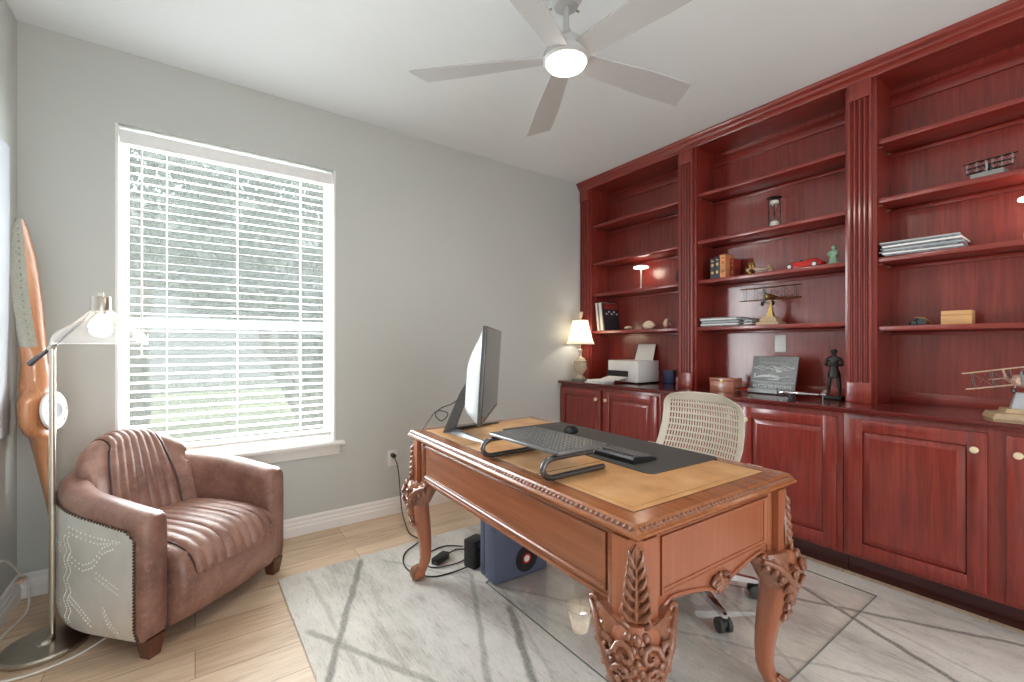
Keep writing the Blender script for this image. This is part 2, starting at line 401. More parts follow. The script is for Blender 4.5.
# window
wroot = struct(bpy.data.objects.new('window_1', None)); C.objects.link(wroot)
x0, x1, z0, z1 = WIN
b = MB(); j = .012
b.box(x0, 3.10, z0, x0+j, 3.30, z1); b.box(x1-j, 3.10, z0, x1, 3.30, z1); b.box(x0, 3.19, z1-j, x1, 3.30, z1)
fw = .03
b.box(x0+j, 3.20, z0, x0+j+fw, 3.26, z1-j, .004); b.box(x1-j-fw, 3.20, z0, x1-j, 3.26, z1-j, .004)
b.box(x0+j+fw, 3.202, z1-j-fw, x1-j-fw, 3.258, z1-j, .004); b.box(x0+j+fw, 3.202, z0, x1-j-fw, 3.258, z0+fw+.03, .004)
b.build('window_frame', 'trim', wroot)
b = MB(); b.box(x0+j+fw, 3.205, 1.315, x1-j-fw, 3.255, 1.365, .004)
b.build('meeting_rail', 'trim', wroot)
MB().box(x0+j+fw, 3.232, z0+.07, x1-j-fw, 3.236, 1.32).build('pane', 'pane', wroot, 0)
MB().box(x0+j+fw, 3.232, 1.36, x1-j-fw, 3.236, z1-j-fw).build('pane', 'pane', wroot, 0)
MB().box(x0+j+fw, 3.2655, z0+.04, x1-j-fw, 3.2665, z1-j-fw).build('haze_sheet', 'hazesheet', wroot, 0)  # added sheet, washes out contrast of the view like haze
b = MB()
b.box(x0-.04, 3.045, z0-.024, x1+.05, 3.21, z0, .006)
b.prism([(3.10, z0-.024), (3.068, z0-.024), (3.072, z0-.045), (3.084, z0-.075), (3.088, z0-.09), (3.10, z0-.09)], 'x', x0-.015, x1+.025)
b.build('window_sill', 'trim', wroot)

# blind
bl = thing('window_blind', 'white slatted blind with valance covering the only window', 'blind', (0, 0, 0))
MB().box(x0+j+.003, 3.105, 2.285, x1-j-.003, 3.12, z1-j-.012, .004).build('valance', 'slat', bl)
MB().box(x0+j+.006, 3.122, 2.325, x1-j-.006, 3.175, z1-j-.014, .003).build('headrail', 'slat', bl)
b = MB(); zz = 2.288
while zz > .66:
    b.at((0, 3.148, zz), rx=math.radians(9)); b.box(x0+j+.008, -.0235, -.001, x1-j-.008, .0235, .001); zz -= .0475
b.build('slats', 'slat', bl, 0)
MB().box(x0+j+.008, 3.123, .615, x1-j-.008, 3.173, .636, .004).build('bottom_rail', 'slat', bl)
for cx in (-.13, .21, .56):
    b = MB()
    for yy in (3.1215, 3.1745): b.box(cx-.0022, yy-.0008, .635, cx+.0022, yy+.0008, 2.33)
    b.build('ladder_cord', 'slat', bl, 0)
MB().cyl((-.235, 3.119, 1.15), (-.235, 3.117, 2.29), .0045, n=8).build('tilt_wand', 'slat', bl)

# outlet + plug
def outlet(name, label, loc, rz, lab_cat='outlet'):
    r = thing(name, label, lab_cat, loc, rz)
    MB().box(-.036, 0, -.058, .036, .006, .058, .003).build('face_plate', 'white', r)
    b = MB()
    for dz in (-.022, .022): b.box(-.016, .006, dz-.014, .016, .0085, dz+.014, .001)
    split_build(b, 'socket', 'white', r)
    return r
outlet('wall_outlet', 'white wall outlet low on the grey wall with a black plug in it', (1.155, WY1, .40), PI)

# ------------------------------------------------------------------ outdoors seen through the window
struct(MB().box(-14, 3.4, -.5, 22, 40, -.35).build('ground', 'lawn', ang=0))
nb = thing('neighbouring_house', 'pale neighbouring house across the lawn outside the window', 'house', (2, 18, -.35))
b = MB(); b.box(-9, 0, .3, 9, 5, 5.2)
for i in range(30): b.box(-9, -.015, .3+i*.165, 9, 0, .3+i*.165+.15)
b.build('wall', 'siding', nb, 0)
MB().box(-9, -.03, 0, 9, 0, .3).build('foundation', 'stonebase', nb, 0)
MB().prism([(-.5, 5.2), (5.5, 5.2), (2.5, 7)], 'x', -9.4, 9.4).build('roof', 'stonebase', nb, 0)
def tree(name, label, loc, stems, crown, nleaf, leaf, seed, group=None):
    rnd = random.Random(seed); r = thing(name, label, 'tree', loc, 0, group)
    b = MB()
    for (dx, dy, tx, ty, h, rr) in stems:
        n = 7; b.tube([(dx+(tx-dx)*i/n+.05*math.sin(i*1.7+dx*9), dy+(ty-dy)*i/n, -.02+h*i/n) for i in range(n+1)], [rr*(1-.6*i/n) for i in range(n+1)], 9)
    b.build('trunk', 'bark', r)
    bm = bmesh.new()
    for k in range(nleaf):
        cx, cyy, cz, ra, rb, rc = rnd.choice(crown)
        d = Vector((rnd.gauss(0, 1), rnd.gauss(0, 1), rnd.gauss(0, 1))).normalized()*rnd.random()**.4
        p = Vector((cx+d.x*ra, cyy+d.y*rb, cz+d.z*rc)); q = Euler((rnd.uniform(0, 6), rnd.uniform(0, 6), rnd.uniform(0, 6))).to_matrix()
        L = leaf*rnd.uniform(.6, 1.3); w = L*.28
        vs = [bm.verts.new(p+q @ Vector(v)) for v in ((-L/2, 0, 0), (-L*.1, w, L*.06), (L/2, 0, 0), (-L*.1, -w, L*.06))]
        bm.faces.new(vs)
    me = bpy.data.meshes.new('foliage'); bm.to_mesh(me); bm.free(); me.materials.append(M['foliage'])
    o = bpy.data.objects.new('foliage', me); C.objects.link(o); o.parent = r
    return r
tree('yard_tree', 'spreading multi trunk tree right of centre in the window view', (1.55, 7.6, -.35),
     [(0, 0, -.75, .1, 3.2, .16), (.05, .05, -.2, .3, 3.6, .15), (.12, -.05, .5, .1, 3.4, .15), (-.05, .1, -1.3, -.3, 3.5, .12), (.2, 0, 1.2, .2, 3.2, .12), (-.02, 0, .15, -.1, 3.3, .17)],
     [(-.4, 0, 3.0, 1.5, 1.0, .9), (.6, .2, 2.6, 1.1, .9, .9), (-1.6, -.2, 2.9, 1.0, .8, .7), (-.9, .1, 4.0, 1.6, 1.0, .9), (.6, .2, 4.2, 1.5, 1.0, .9), (-.9, -.1, 2.25, .9, .6, .35), (0, 0, 2.1, .6, .5, .5), (.3, -.2, 1.7, .45, .5, .5)], 7600, .15, 3)
tree('street_tree', 'leafy tree behind the others on the left of the window view', (-.9, 10.5, -.35),
     [(0, 0, .2, .1, 4, .2)], [(.2, 0, 4.6, 2.6, 1.4, 1.5), (1.8, .3, 5.4, 2.2, 1.4, 1.6), (-.8, 0, 6, 2, 1.4, 1.5), (3.6, .3, 6, 2.2, 1.4, 1.6)], 5200, .2, 5)
tree('low_shrub', 'low leafy shrub on the lawn under the window', (.35, 5.9, -.35),
     [(0, 0, .02, 0, .3, .03)], [(0, 0, .22, .35, .25, .16)], 500, .08, 8)

# ------------------------------------------------------------------ built-in lower cabinets, worktop, bookcases
def knob(b, x, y, z): b.tube([(x, y, z), (x-.012, y, z), (x-.016, y, z), (x-.024, y, z), (x-.027, y, z)], [.006, .006, .0145, .0145, .010], 14)
def raised_door(parent, ya, yb, z0, z1, xf, knob_y, label=None):
    y0, y1 = min(ya, yb), max(ya, yb); d = MB(); st = .062
    d.box(xf, y0, z0, xf+.019, y0+st, z1, .003); d.box(xf, y1-st, z0, xf+.019, y1, z1, .003)
    d.box(xf, y0+st-.002, z0, xf+.019, y1-st+.002, z0+st, .003); d.box(xf, y0+st-.002, z1-st, xf+.019, y1-st+.002, z1, .003)
    i0, i1, k0, k1 = y0+st, y1-st, z0+st, z1-st
    R = [(0, .016), (.004, .010), (.006, .0105), (.030, .001), (.033, .001)]
    rings = [[(xf+dx, i0+e, k0+e), (xf+dx, i1-e, k0+e), (xf+dx, i1-e, k1-e), (xf+dx, i0+e, k1-e)] for e, dx in R]
    d.loft(rings)
    o = d.build('door', 'cherry', parent, 25)
    b = MB(); knob(b, xf, knob_y, z1-.075); b.build('knob', 'ivory', o)
CABX = 2.785
units = [(3.098, 2.006, (3.090, 2.589), (2.555, 2.030), 'lower cherry cabinet under the lit table lamp and printer', 3.09),
         (2.004, .884, (1.978, 1.446), (1.411, .909), 'lower cherry cabinet partly hidden by the office chair back', 2),
         (.882, -.255, (.858, .358), (.303, -.2), 'lower cherry cabinet at the right edge with two ivory knobs', 0)]
for ya, yb, d1, d2, lab, _ in units:
    r = thing('base_cabinet', lab, 'cabinet', (0, 0, 0), 0, 'lower cabinets along the bookcase wall')
    b = MB(); e = .0005
    b.box(CABX, yb+e, .115, WX1-.03, ya-e, .86, .002)
    b.build('body', 'cherry', r)
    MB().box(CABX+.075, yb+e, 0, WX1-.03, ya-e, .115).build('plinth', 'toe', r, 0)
    raised_door(r, d1[0], d1[1], .137, .833, CABX-.0205, d1[1]+.036)
    raised_door(r, d2[0], d2[1], .137, .833, CABX-.0205, d2[0]-.036)
o = MB().prism([(2.752, .8605), (2.750, .868), (2.744, .872), (2.744, .882), (2.750, .888), (WX1, .888), (WX1, .8605)], 'y', -.27, 3.098).build('worktop', 'cherry_top', ang=20)
tag(o, 'long dark cherry worktop running along the lower cabinets', 'worktop')

FX = 3.045; CT = .888
SH = [[2.343, 1.992, 1.697, 1.349], [2.343, 1.992, 1.697, 1.349], [2.343, 2.019, 1.695, 1.317]]
opens = [(2.963, 2.042), (1.887, .956), (.81, -.121)]; edges = [(3.098, 1.9615), (1.9605, .8835), (.8825, -.24)]
blab = ['cherry bookcase bay in the corner above the printer', 'middle cherry bookcase bay with the hourglass and red car', 'cherry bookcase bay at the right edge with the pine box']
for (oa, ob), (ea, eb), shs, lab in zip(opens, edges, SH, blab):
    r = thing('bookcase', lab, 'bookcase', (0, 0, CT), 0, 'bookcase bays above the worktop')
    zt = 2.688
    MB().box(3.285, eb, 0, 3.305, ea, CEIL-.02-CT).build('back_panel', 'cherry', r, 0)
    for ya, yb in ((oa, ea), (eb, ob)): MB().box(FX+.02, ya, 0, 3.285, yb, CEIL-.02-CT).build('side_panel', 'cherry', r, 0)
    MB().box(FX+.02, ob, zt-CT, 3.285, oa, CEIL-.02-CT).build('top_panel', 'cherry_y', r, 0)
    b = MB()
    b.box(FX, oa, 0, FX+.0195, ea, CEIL-.02-CT, .002); b.box(FX, eb, 0, FX+.0195, ob, CEIL-.02-CT, .002)
    b.box(FX, ob, zt-CT, FX+.0195, oa, CEIL-.02-CT, .002)
    b.build('face_frame', 'cherry', r)
    MB().box(3.272, ob, 2.585-CT, 3.285, oa, 2.655-CT, .002).build('top_cleat', 'cherry_y', r)
    MB().box(3.274, ob, 0, 3.285, oa, .058, .002).build('bottom_cleat', 'cherry_y', r)
    for z in shs:
        s = MB().box(FX+.012, ob+.001, z-.026-CT, 3.2845, oa-.001, z-CT, .003).build('shelf', 'cherry_y', r)
        MB().box(3.268, ob+.0012, z-.048-CT, 3.2848, oa-.0012, z-.0262-CT, .002).build('cleat', 'cherry_y', s)
        b = MB()
        for yy in (oa-.006, ob+.006):
            for xx in (FX+.05, 3.24): b.cyl((xx, yy-.006, z-.032-CT), (xx, yy+.006, z-.032-CT), .005, n=8)
        split_build(b, 'shelf_pin', 'nickel', s)
for i, (yc, where) in enumerate(((3.037, 'against the window wall'), (1.9610, 'right of the printer bay'), (.883, 'between hourglass bay and pine box bay'), (-.185, 'beyond the pine box bay'))):
    r = thing('pilaster', 'fluted cherry pilaster '+where, 'pilaster', (0, yc, CT), 0, 'fluted pilasters on the bookcase')
    w = .054
    MB().box(FX-.028, -w-.002, 0, FX-.0005, w+.002, .115, .003).build('plinth_block', 'cherry', r)
    MB().box(FX-.028, -w-.002, 1.703, FX-.0005, w+.002, 1.80, .003).build('cap_block', 'cherry', r)
    pf = [(-w, 0), (-w, -.020)]
    for k in range(4):
        c = -.0345+k*.023
        pf += [(c-.008, -.020), (c-.0062, -.010), (c, -.006), (c+.0062, -.010), (c+.008, -.020)]
    pf += [(w, -.020), (w, 0)]
    MB().prism([(FX-.0005+d, y) for y, d in pf], 'z', .115, 1.703).build('fluted_shaft', 'cherry', r, 30)
CR = [(FX-.001, 2.686), (FX-.022, 2.686), (FX-.026, 2.694), (FX-.026, 2.703), (FX-.032, 2.709), (FX-.044, 2.716), (FX-.05, 2.727), (FX-.05, 2.733), (FX-.058, 2.738), (FX-.066, 2.750), (FX-.068, 2.763), (FX-.001, 2.763)]
b = MB(); b.prism([(a, z) for a, z in CR], 'y', -.25, 3.098)
tag(b.build('crown_moulding', 'cherry_y', ang=25), 'stepped cherry crown moulding along the top of the bookcases', 'moulding')

# ------------------------------------------------------------------ ceiling fan
fan = thing('ceiling_fan', 'white five blade ceiling fan with a lit round light', 'ceiling fan', (1.283, 1.397, 2.40))
MB().lathe([(.02, .245), (.05, .25), (.068, .285), (.07, .3645)], 28).build('canopy', 'fan', fan)
b = MB()
for k in range(3): b.cyl((.062*math.cos(k*2.1), .062*math.sin(k*2.1), .262), (.075*math.cos(k*2.1), .075*math.sin(k*2.1), .262), .005, n=8)
split_build(b, 'canopy_screw', 'nickel', fan)
MB().cyl((0, 0, .11), (0, 0, .252), .0125).build('downrod', 'fan', fan)
MB().lathe([(.09, .012), (.098, .02), (.098, .045), (.088, .055), (.082, .085), (.055, .108), (.022, .135), (.018, .15)], 32).build('motor_housing', 'fan', fan)
MB().lathe([(.001, -.012), (.05, -.010), (.08, .0), (.086, .012)], 32).build('light_diffuser', 'fanled', fan)
for k in range(5):
    a = math.radians(61+72*k); b = MB(); b.at((0, 0, .034), rz=a); R = []
    for i in range(9):
        t = i/8; rr = .085+.565*t; w = .045+.022*min(1, t*1.6); tw = -math.radians(15-3*t)
        sk = .02*t
        if i == 8: sk2 = .035
        else: sk2 = 0
        R.append([(rr+(sk2 if sy > 0 else 0), sy*w*math.cos(tw)+0, sy*w*math.sin(tw)+sz*.0035) for sy, sz in ((-1, -1), (1, -1), (1, 1), (-1, 1))])
    b.loft(R); b.build('blade', 'fan', fan, 30)
light('fan_lamp', 'AREA', (1.283, 1.397, 2.384), 9, (1, .88, .76), shape='DISK', size=.17)

# ------------------------------------------------------------------ rug and glass mat
o = place(MB().box(.372, -.5, 0.0005, 2.805, 2.545, .011, .004).build('area_rug', 'rug'), (0, 0, 0), math.radians(.6))
tag(o, 'grey abstract area rug with dark crossing strokes under the desk', 'rug')
cmt = thing('chair_mat', 'clear glass chair mat lying on the grey rug', 'chair mat', (1.195, .705, .0112))
MB().box(.0022, .0022, 0, 1.4528, 1.1928, .0053).build('glass_sheet', 'matglass', cmt, 0)
b = MB(); e_ = .002
b.box(0, 0, 0, 1.455, e_, .0053); b.box(0, 1.195-e_, 0, 1.455, 1.195, .0053); b.box(0, e_, 0, e_, 1.195-e_, .0053); b.box(1.455-e_, e_, 0, 1.455, 1.195-e_, .0053)
b.build('polished_edge', 'glassedge', cmt, 0)
MZ = .0166

# ------------------------------------------------------------------ desk
desk = thing('writing_desk', 'carved wooden writing desk with tan leather top and clawed feet', 'desk', (1.271, 1.411, .011), math.radians(-1.45))
HW, HL, TZ, AZ0 = .386, .727, .767, .523
def rect(hx, hy, z): return [(-hx, -hy, z), (hx, -hy, z), (hx, hy, z), (-hx, hy, z)]
MB().loft([rect(HW, HL, TZ), rect(HW+.004, HL+.004, TZ-.004), rect(HW+.012, HL+.012, TZ-.019), rect(HW+.017, HL+.017, TZ-.023), rect(HW+.017, HL+.017, TZ-.029), rect(HW+.006, HL+.006, TZ-.036), rect(HW-.004, HL-.004, TZ-.046), rect(HW-.02, HL-.02, TZ-.050)]).build('top', 'desk_y', desk, 20)
b = MB()                                                     # carved rope edge
def motif(px, py, dx, dy, nx, ny):
    rot = Matrix(((dx, nx, 0), (dy, ny, 0), (0, 0, 1))) @ Euler((0, .75, 0)).to_matrix()
    b.ball((px, py, TZ-.0115), .0105, 1.0, .45, .5, 7, 5, rot)
    rot2 = Matrix(((dx, nx, 0), (dy, ny, 0), (0, 0, 1))) @ Euler((0, -.6, 0)).to_matrix()
    b.ball((px+dx*.0095, py+dy*.0095, TZ-.0125), .0062, 1.0, .5, .6, 6, 4, rot2)
ee = .0085
for s in (-1, 1):
    n = 76
    for k in range(n): motif(s*(HW+ee), -HL+(k+.5)*2*HL/n, 0, 1, s, 0)
    n = 42
    for k in range(n): motif(-HW+(k+.5)*2*HW/n, s*(HL+ee), 1, 0, 0, s)
b.build('carved_edge', 'carved', desk, 60)
ins = [(-HL+.058, -.262), (-.255, .262), (.269, HL-.058)]
for a, c in ins:
    p = MB().box(-HW+.058, a, TZ+.0001, HW-.058, c, TZ+.0012, .0004, 1).build('leather_panel', 'dleather', desk)
    g = MB(); t = .0012; q = .022
    for x0_, y0_, x1_, y1_ in ((-HW+.058+q, a+q, HW-.058-q, a+q+t), (-HW+.058+q, c-q-t, HW-.058-q, c-q), (-HW+.058+q, a+q, -HW+.058+q+t, c-q), (HW-.058-q-t, a+q, HW-.058-q, c-q)):
        g.box(x0_, y0_, TZ+.0011, x1_, y1_, TZ+.0015)
    g.build('tooled_line', 'gold', p, 0)
b = MB()
for a, c in ins:
    for x0_, y0_, x1_, y1_ in ((-HW+.054, a-.0025, HW-.054, a), (-HW+.054, c, HW-.054, c+.0025), (-HW+.0545, a, -HW+.058, c), (HW-.058, a, HW-.0545, c)):
        b.box(x0_, y0_, TZ, x1_, y1_, TZ+.0006)
b.build('inlay_line', 'piping', desk, 0)
# aprons with framed panels
ax, ay = HW-.03, HL-.03
def frame(b, P, u0, u1, z0, z1, w, d):                        # moulding frame on a face; P(u,z,out)->xyz
    prof = [(0, 0), (.0, d), (w*.35, d), (w*.6, d*.5), (w, d*.35), (w, 0)]
    rings = []
    for cu, cz, su, sz in ((u0, z0, 1, 1), (u1, z0, -1, 1), (u1, z1, -1, -1), (u0, z1, 1, -1)):
        rings.append([P(cu+su*e, cz+sz*e, o) for e, o in prof])
    b.loft(rings, False, True, True)
for sx in (-1, 1):
    b = MB(); b.box(sx*ax-.009, -ay, AZ0, sx*ax+.009, ay, TZ-.045)
    P = lambda u, z, o, sx=sx: (sx*(ax+.009+o), u, z)
    frame(b, P, -ay+.085, ay-.085, AZ0+.028, TZ-.062, .014, .008)
    b.box(sx*(ax+.009)-.004, -ay+.03, TZ-.058, sx*(ax+.009)+.006, ay-.03, TZ-.047, .002)
    for s2 in (-1, 1): b.box(sx*(ax+.011)-.004, s2*(ay-.066)-.014, AZ0, sx*(ax+.011)+.004, s2*(ay-.066)+.014, TZ-.046, .003)
    b.box(sx*(ax+.009)-.004, -ay+.03, AZ0, sx*(ax+.009)+.005, ay-.03, AZ0+.016, .003)
    b.build('side_apron', 'deskside', desk)
for sy in (-1, 1):
    b = MB()
    pts = [(-ax, TZ-.045), (-ax, AZ0)]
    n = 40
    for k in range(n+1):
        u = -1+2*k/n; au = abs(u)
        z = AZ0-.012-.028*(1-min(1, max(0, (au-.12)/.75))) if False else 0
        # scalloped lower edge: low by the legs, arch, carved drop in the middle
        if au > .8: z = AZ0-.022+.0*au
        elif au > .66: z = AZ0-.022+.026*(.8-au)/.14
        elif au > .16: z = AZ0+.004-.030*((.66-au)/.5)**1.5
        else: z = AZ0-.026-.022*math.cos(au/.16*PI/2)
        pts.append((u*ax, z))
    pts += [(ax, AZ0), (ax, TZ-.045)]
    y_ = sy*ay
    b.prism(pts, 'y', y_-.009, y_+.009)
    P = lambda u, z, o, sy=sy: (u, sy*(ay+.009+o), z)
    frame(b, P, -ax+.085, ax-.085, AZ0+.028, TZ-.062, .014, .008)
    b.box(-ax+.03, y_+sy*.009-.005, TZ-.058, ax-.03, y_+sy*.009+.005, TZ-.047, .002)
    for s2 in (-1, 1): b.box(s2*(ax-.066)-.014, y_+sy*.011-.004, AZ0, s2*(ax-.066)+.014, y_+sy*.011+.004, TZ-.046, .003)
    lower = [(x, y_+sy*.012, z+.007) for x, z in pts[2:-2]]
    b.tube(lower, .006, 6)
    b.build('end_apron', 'desk', desk)
    c = MB()
    yy = y_+sy*.014
    for k in range(7):
        a = math.radians(-90+(k-3)*24)
        c.tube([(0, yy, AZ0-.006), (.022*math.cos(a), yy+sy*.008, AZ0-.006+.022*math.sin(a)), (.040*math.cos(a), yy+sy*.004, AZ0-.008+.038*math.sin(a))], [.004, .0075, .003], 6)
    for s2 in (-1, 1):
        c.tube([(s2*.012, yy, AZ0+.002), (s2*.032, yy+sy*.006, AZ0+.004), (s2*.046, yy+sy*.004, AZ0-.010), (s2*.040, yy+sy*.006, AZ0-.020), (s2*.033, yy+sy*.006, AZ0-.012)], [.008, .008, .006, .005, .005], 6)
    c.ball((0, yy, AZ0+.002), .011, 1, .6, 1.2, 8, 6)
    c.build('carved_drop', 'carved', desk, 60)
# corner posts + cabriole legs with carved knees and ball-and-claw feet
def leg_parts(sx, sy):
    cx, cy_ = sx*(ax-.008), sy*(ay-.008)
    dg = Vector((sx, sy, 0)).normalized(); tg = Vector((-sy, sx, 0)).normalized()
    P = lambda o, t, z: (cx+dg.x*o+tg.x*t, cy_+dg.y*o+tg.y*t, z)
    # post: square with a broad canted corner
    def sq(h, cant, z): 
        raw = [(-h, -h), (h, -h), (h, h-cant), (h-cant, h), (-h, h)]
        return [(cx+sx*a, cy_+sy*b_, z) for a, b_ in raw]
    b = MB()
    b.loft([sq(.040, .030, AZ0-.004), sq(.040, .030, TZ-.046)])
    path = [(AZ0-.002, .004, .050), (.50, .014, .056), (.47, .024, .060), (.44, .027, .058), (.40, .021, .052), (.36, .012, .046), (.30, -.002, .039), (.24, -.014, .033), (.18, -.021, .0285), (.12, -.022, .0255), (.085, -.014, .0245), (.062, .000, .026), (.045, .012, .030), (.02, .018, .026)]
    R = []
    for z, o, h in path:
        ring = []
        for k in range(20):
            a = 2*PI*k/20; q = (abs(math.cos(a))**3.2+abs(math.sin(a))**3.2)**(-1/3.2)
            ux, uy = math.cos(a)*q*h, math.sin(a)*q*h
            ring.append((cx+dg.x*o+sx*ux, cy_+dg.y*o+sy*uy, z))
        R.append(ring)
    b.loft(R)
    leg = b.build('leg', 'desk', desk, 40)
    c = MB()
    # acanthus leaf up the canted corner
    def lobe(p0, p1, p2, r): c.tube([p0, p1, p2], [r*.55, r, r*.25], 6)
    o0 = .041
    lf = [(0, AZ0-.012), (.020, AZ0-.004), (.033, AZ0+.020), (.034, AZ0+.05), (.029, AZ0+.09), (.020, AZ0+.135), (.008, AZ0+.175), (0, AZ0+.19)]
    lf = lf+[(-t_, z_) for t_, z_ in lf[-2:0:-1]]
    c.loft([[P(o0-.012, t_, z_) for t_, z_ in lf], [P(o0+.004-.16*abs(t_), t_*.97, z_) for t_, z_ in lf]])
    c.tube([P(o0, 0, AZ0+.0), P(o0+.004, 0, AZ0+.08), P(o0+.002, 0, AZ0+.185)], [.008, .006, .003], 6)
    for k in range(6):
        z = AZ0+.002+k*.026; w = .036*(1-.10*k)
        for s in (-1, 1):
            c.tube([P(o0, s*.003, z), P(o0+.006, s*w*.55, z+.010), P(o0+.003, s*w*.95, z+.028), P(o0-.004, s*w*.86, z+.042)], [.007, .0125-.0006*k, .0105-.0005*k, .003], 7, flat=.7)
    for s in (-1, 1):                                          # curled base of the leaf
        c.tube([P(o0+.002, s*.006, AZ0-.012), P(o0+.010, s*.020, AZ0-.008), P(o0+.008, s*.033, AZ0+.004), P(o0+.008, s*.028, AZ0+.016), P(o0+.010, s*.020, AZ0+.012)], [.006, .008, .007, .006, .005], 7)
    # knee: scales down the middle, volutes, overlapping leaves
    def kp(o, t, z):                                           # follow the knee bulge outward
        zs = [p[0] for p in path][::-1]; i = max(0, min(len(zs)-2, next((j for j in range(len(zs)-1) if zs[j] <= z <= zs[j+1]), 0)))
        pa, pb = path[::-1][i], path[::-1][i+1]; f = (z-pa[0])/(pb[0]-pa[0]); oo = pa[1]+(pb[1]-pa[1])*f; h = pa[2]+(pb[2]-pa[2])*f
        rad = h*1.19-abs(t)*.55
        return P(oo+rad+o, t, z)
    for row in range(6):
        z = AZ0-.022-row*.022
        for t in ((-.011, .011) if row % 2 else (0, -.021, .021)):
            c.ball(kp(-.002, t*(1-.06*row), z), .0115-.0008*row, 1, 1, 1.25, 8, 6)
    for s in (-1, 1):
        for (t0, z0_, sc_) in ((.030, .47, 1.0), (.036, .425, .8)):
            sp = [kp(.004+.006*sc_, s*(t0+sc_*.026*(1-q/11)*math.cos(q*.75)), z0_+sc_*.026*(1-q/11)*math.sin(q*.75)) for q in range(10)]
            c.tube(sp, [.0085*sc_*(1-.05*q) for q in range(10)], 7)
        for q in range(6):
            z = .44-q*.026
            lobe(kp(0, s*.010, z), kp(.005, s*(.022-.001*q), z-.016), kp(.001, s*(.034-.002*q), z-.042), .0085-.0006*q)
    c.tube([kp(.0, 0, .41), kp(.004, 0, .37), kp(.003, 0, .32), kp(0, 0, .26)], [.007, .0085, .006, .002], 6)
    for s in (-1, 1): c.tube([kp(.0, s*.012, .40), kp(.003, s*.013, .36), kp(.002, s*.012, .31), kp(0, s*.006, .275)], [.006, .007, .005, .002], 6)
    c.build('knee_carving', 'carved', leg, 60)
    # ears: scrolled wings running along each apron
    for along in ('x', 'y'):
        e = MB()
        def Q(u, o, z):                                        # u along the apron away from the corner, o outward
            return (sx*(ax-.03-u), sy*(ay+.004+o), z) if along == 'x' else (sx*(ax+.004+o), sy*(ay-.03-u), z)
        poly = [(0, AZ0+.002), (.018, AZ0+.002), (.098, AZ0+.002), (.108, AZ0-.012), (.100, AZ0-.03), (.085, AZ0-.036), (.075, AZ0-.05), (.06, AZ0-.066), (.045, AZ0-.078), (.03, AZ0-.10), (0, AZ0-.115)]
        e.loft([[Q(u, -.012, z) for u, z in poly], [Q(u, .014, z) for u, z in poly]])
        e.loft([[Q(u, -.014, zt_), Q(u, oo*.75, zt_), Q(u, oo, zt_-(zt_-zb_)*.3), Q(u, oo*.8, zt_-(zt_-zb_)*.75), Q(u, -.014, zb_)] for u, oo, zt_, zb_ in
                ((.108, .012, .518, .500), (.085, .024, .522, .478), (.055, .040, .522, .440), (.025, .055, .522, .395), (-.005, .062, .520, .345), (-.04, .058, .515, .320))])
        sp = [Q(.088+.018*(1-q/12)*math.cos(q*.7+.6), .017+.006*(q/9), AZ0-.016+.018*(1-q/12)*math.sin(q*.7+.6)) for q in range(10)]
        e.tube(sp, [.0085-.0004*q for q in range(10)], 7)
        sp = [Q(.050+.020*(1-q/12)*math.cos(q*.7+.2), .020+.006*(q/9), AZ0-.044+.020*(1-q/12)*math.sin(q*.7+.2)) for q in range(10)]
        e.tube(sp, [.009-.0004*q for q in range(10)], 7)
        for q in range(5):
            e.tube([Q(.018+q*.016, .014, AZ0-.006), Q(.024+q*.016, .022, AZ0-.020-.002*q), Q(.020+q*.015, .016, AZ0-.040+.002*q)], [.004, .0075, .003], 6)
        e.build('ear', 'carved', leg, 60)
    for along in ('x', 'y'):
        e = MB()
        def Q(u, o, z): return (sx*(ax-.03-u), sy*(ay+.004+o), z) if along == 'x' else (sx*(ax+.004+o), sy*(ay-.03-u), z)
        rib = [(.100, .020, .508), (.078, .030, .500), (.052, .046, .486), (.026, .058, .462), (.004, .065, .430), (-.010, .060, .392), (-.018, .050, .350), (-.022, .038, .305)]
        e.tube([Q(*p) for p in rib], [.008, .010, .0115, .012, .011, .0095, .007, .003], 7)
        rib = [(u, o-.006, z) for u, o, z in rib]
        for (u, o, z), L in zip(rib[1:], (.030, .036, .040, .040, .036, .030, .022)):
            e.tube([Q(u, o, z), Q(u+.007, o+.001, z-L*.45), Q(u+.006, o-.014, z-L*.95)], [.008, .0115, .006], 7)
            e.tube([Q(u, o, z), Q(u-.020, o+.003, z+.004), Q(u-.036, o+.001, z-L*.55)], [.007, .0115, .005], 7)
        for (cu, co_, cz, rr) in ((-.004, .068, .462, .024), (.040, .050, .450, .018)):
            e.tube([Q(cu+rr*(1-q/11)*math.cos(q*.78+1), co_+.004*q/9, cz+rr*(1-q/11)*math.sin(q*.78+1)) for q in range(10)], [.0085*(1-.05*q) for q in range(10)], 7)
        e.build('acanthus_leaf', 'carved', leg, 60)
    f = MB()
    fc = P(.022, 0, .031); f.ball(fc, .034, 1, 1, .90, 16, 10)
    for a in (-75, 0, 75, 180):
        an = math.radians(a); d2 = dg*math.cos(an)+tg*math.sin(an)
        f.tube([(fc[0]-dg.x*.015+d2.x*.012, fc[1]-dg.y*.015+d2.y*.012, .075), (fc[0]+d2.x*.026, fc[1]+d2.y*.026, .056), (fc[0]+d2.x*.034, fc[1]+d2.y*.034, .034), (fc[0]+d2.x*.031, fc[1]+d2.y*.031, .012)], [.010, .0105, .009, .005], 7)
    f.build('claw_foot', 'carved', leg, 60)
for sx in (-1, 1):
    for sy in (-1, 1): leg_parts(sx, sy)
DT = .011+TZ+.0016                                              # world height of the desk surface

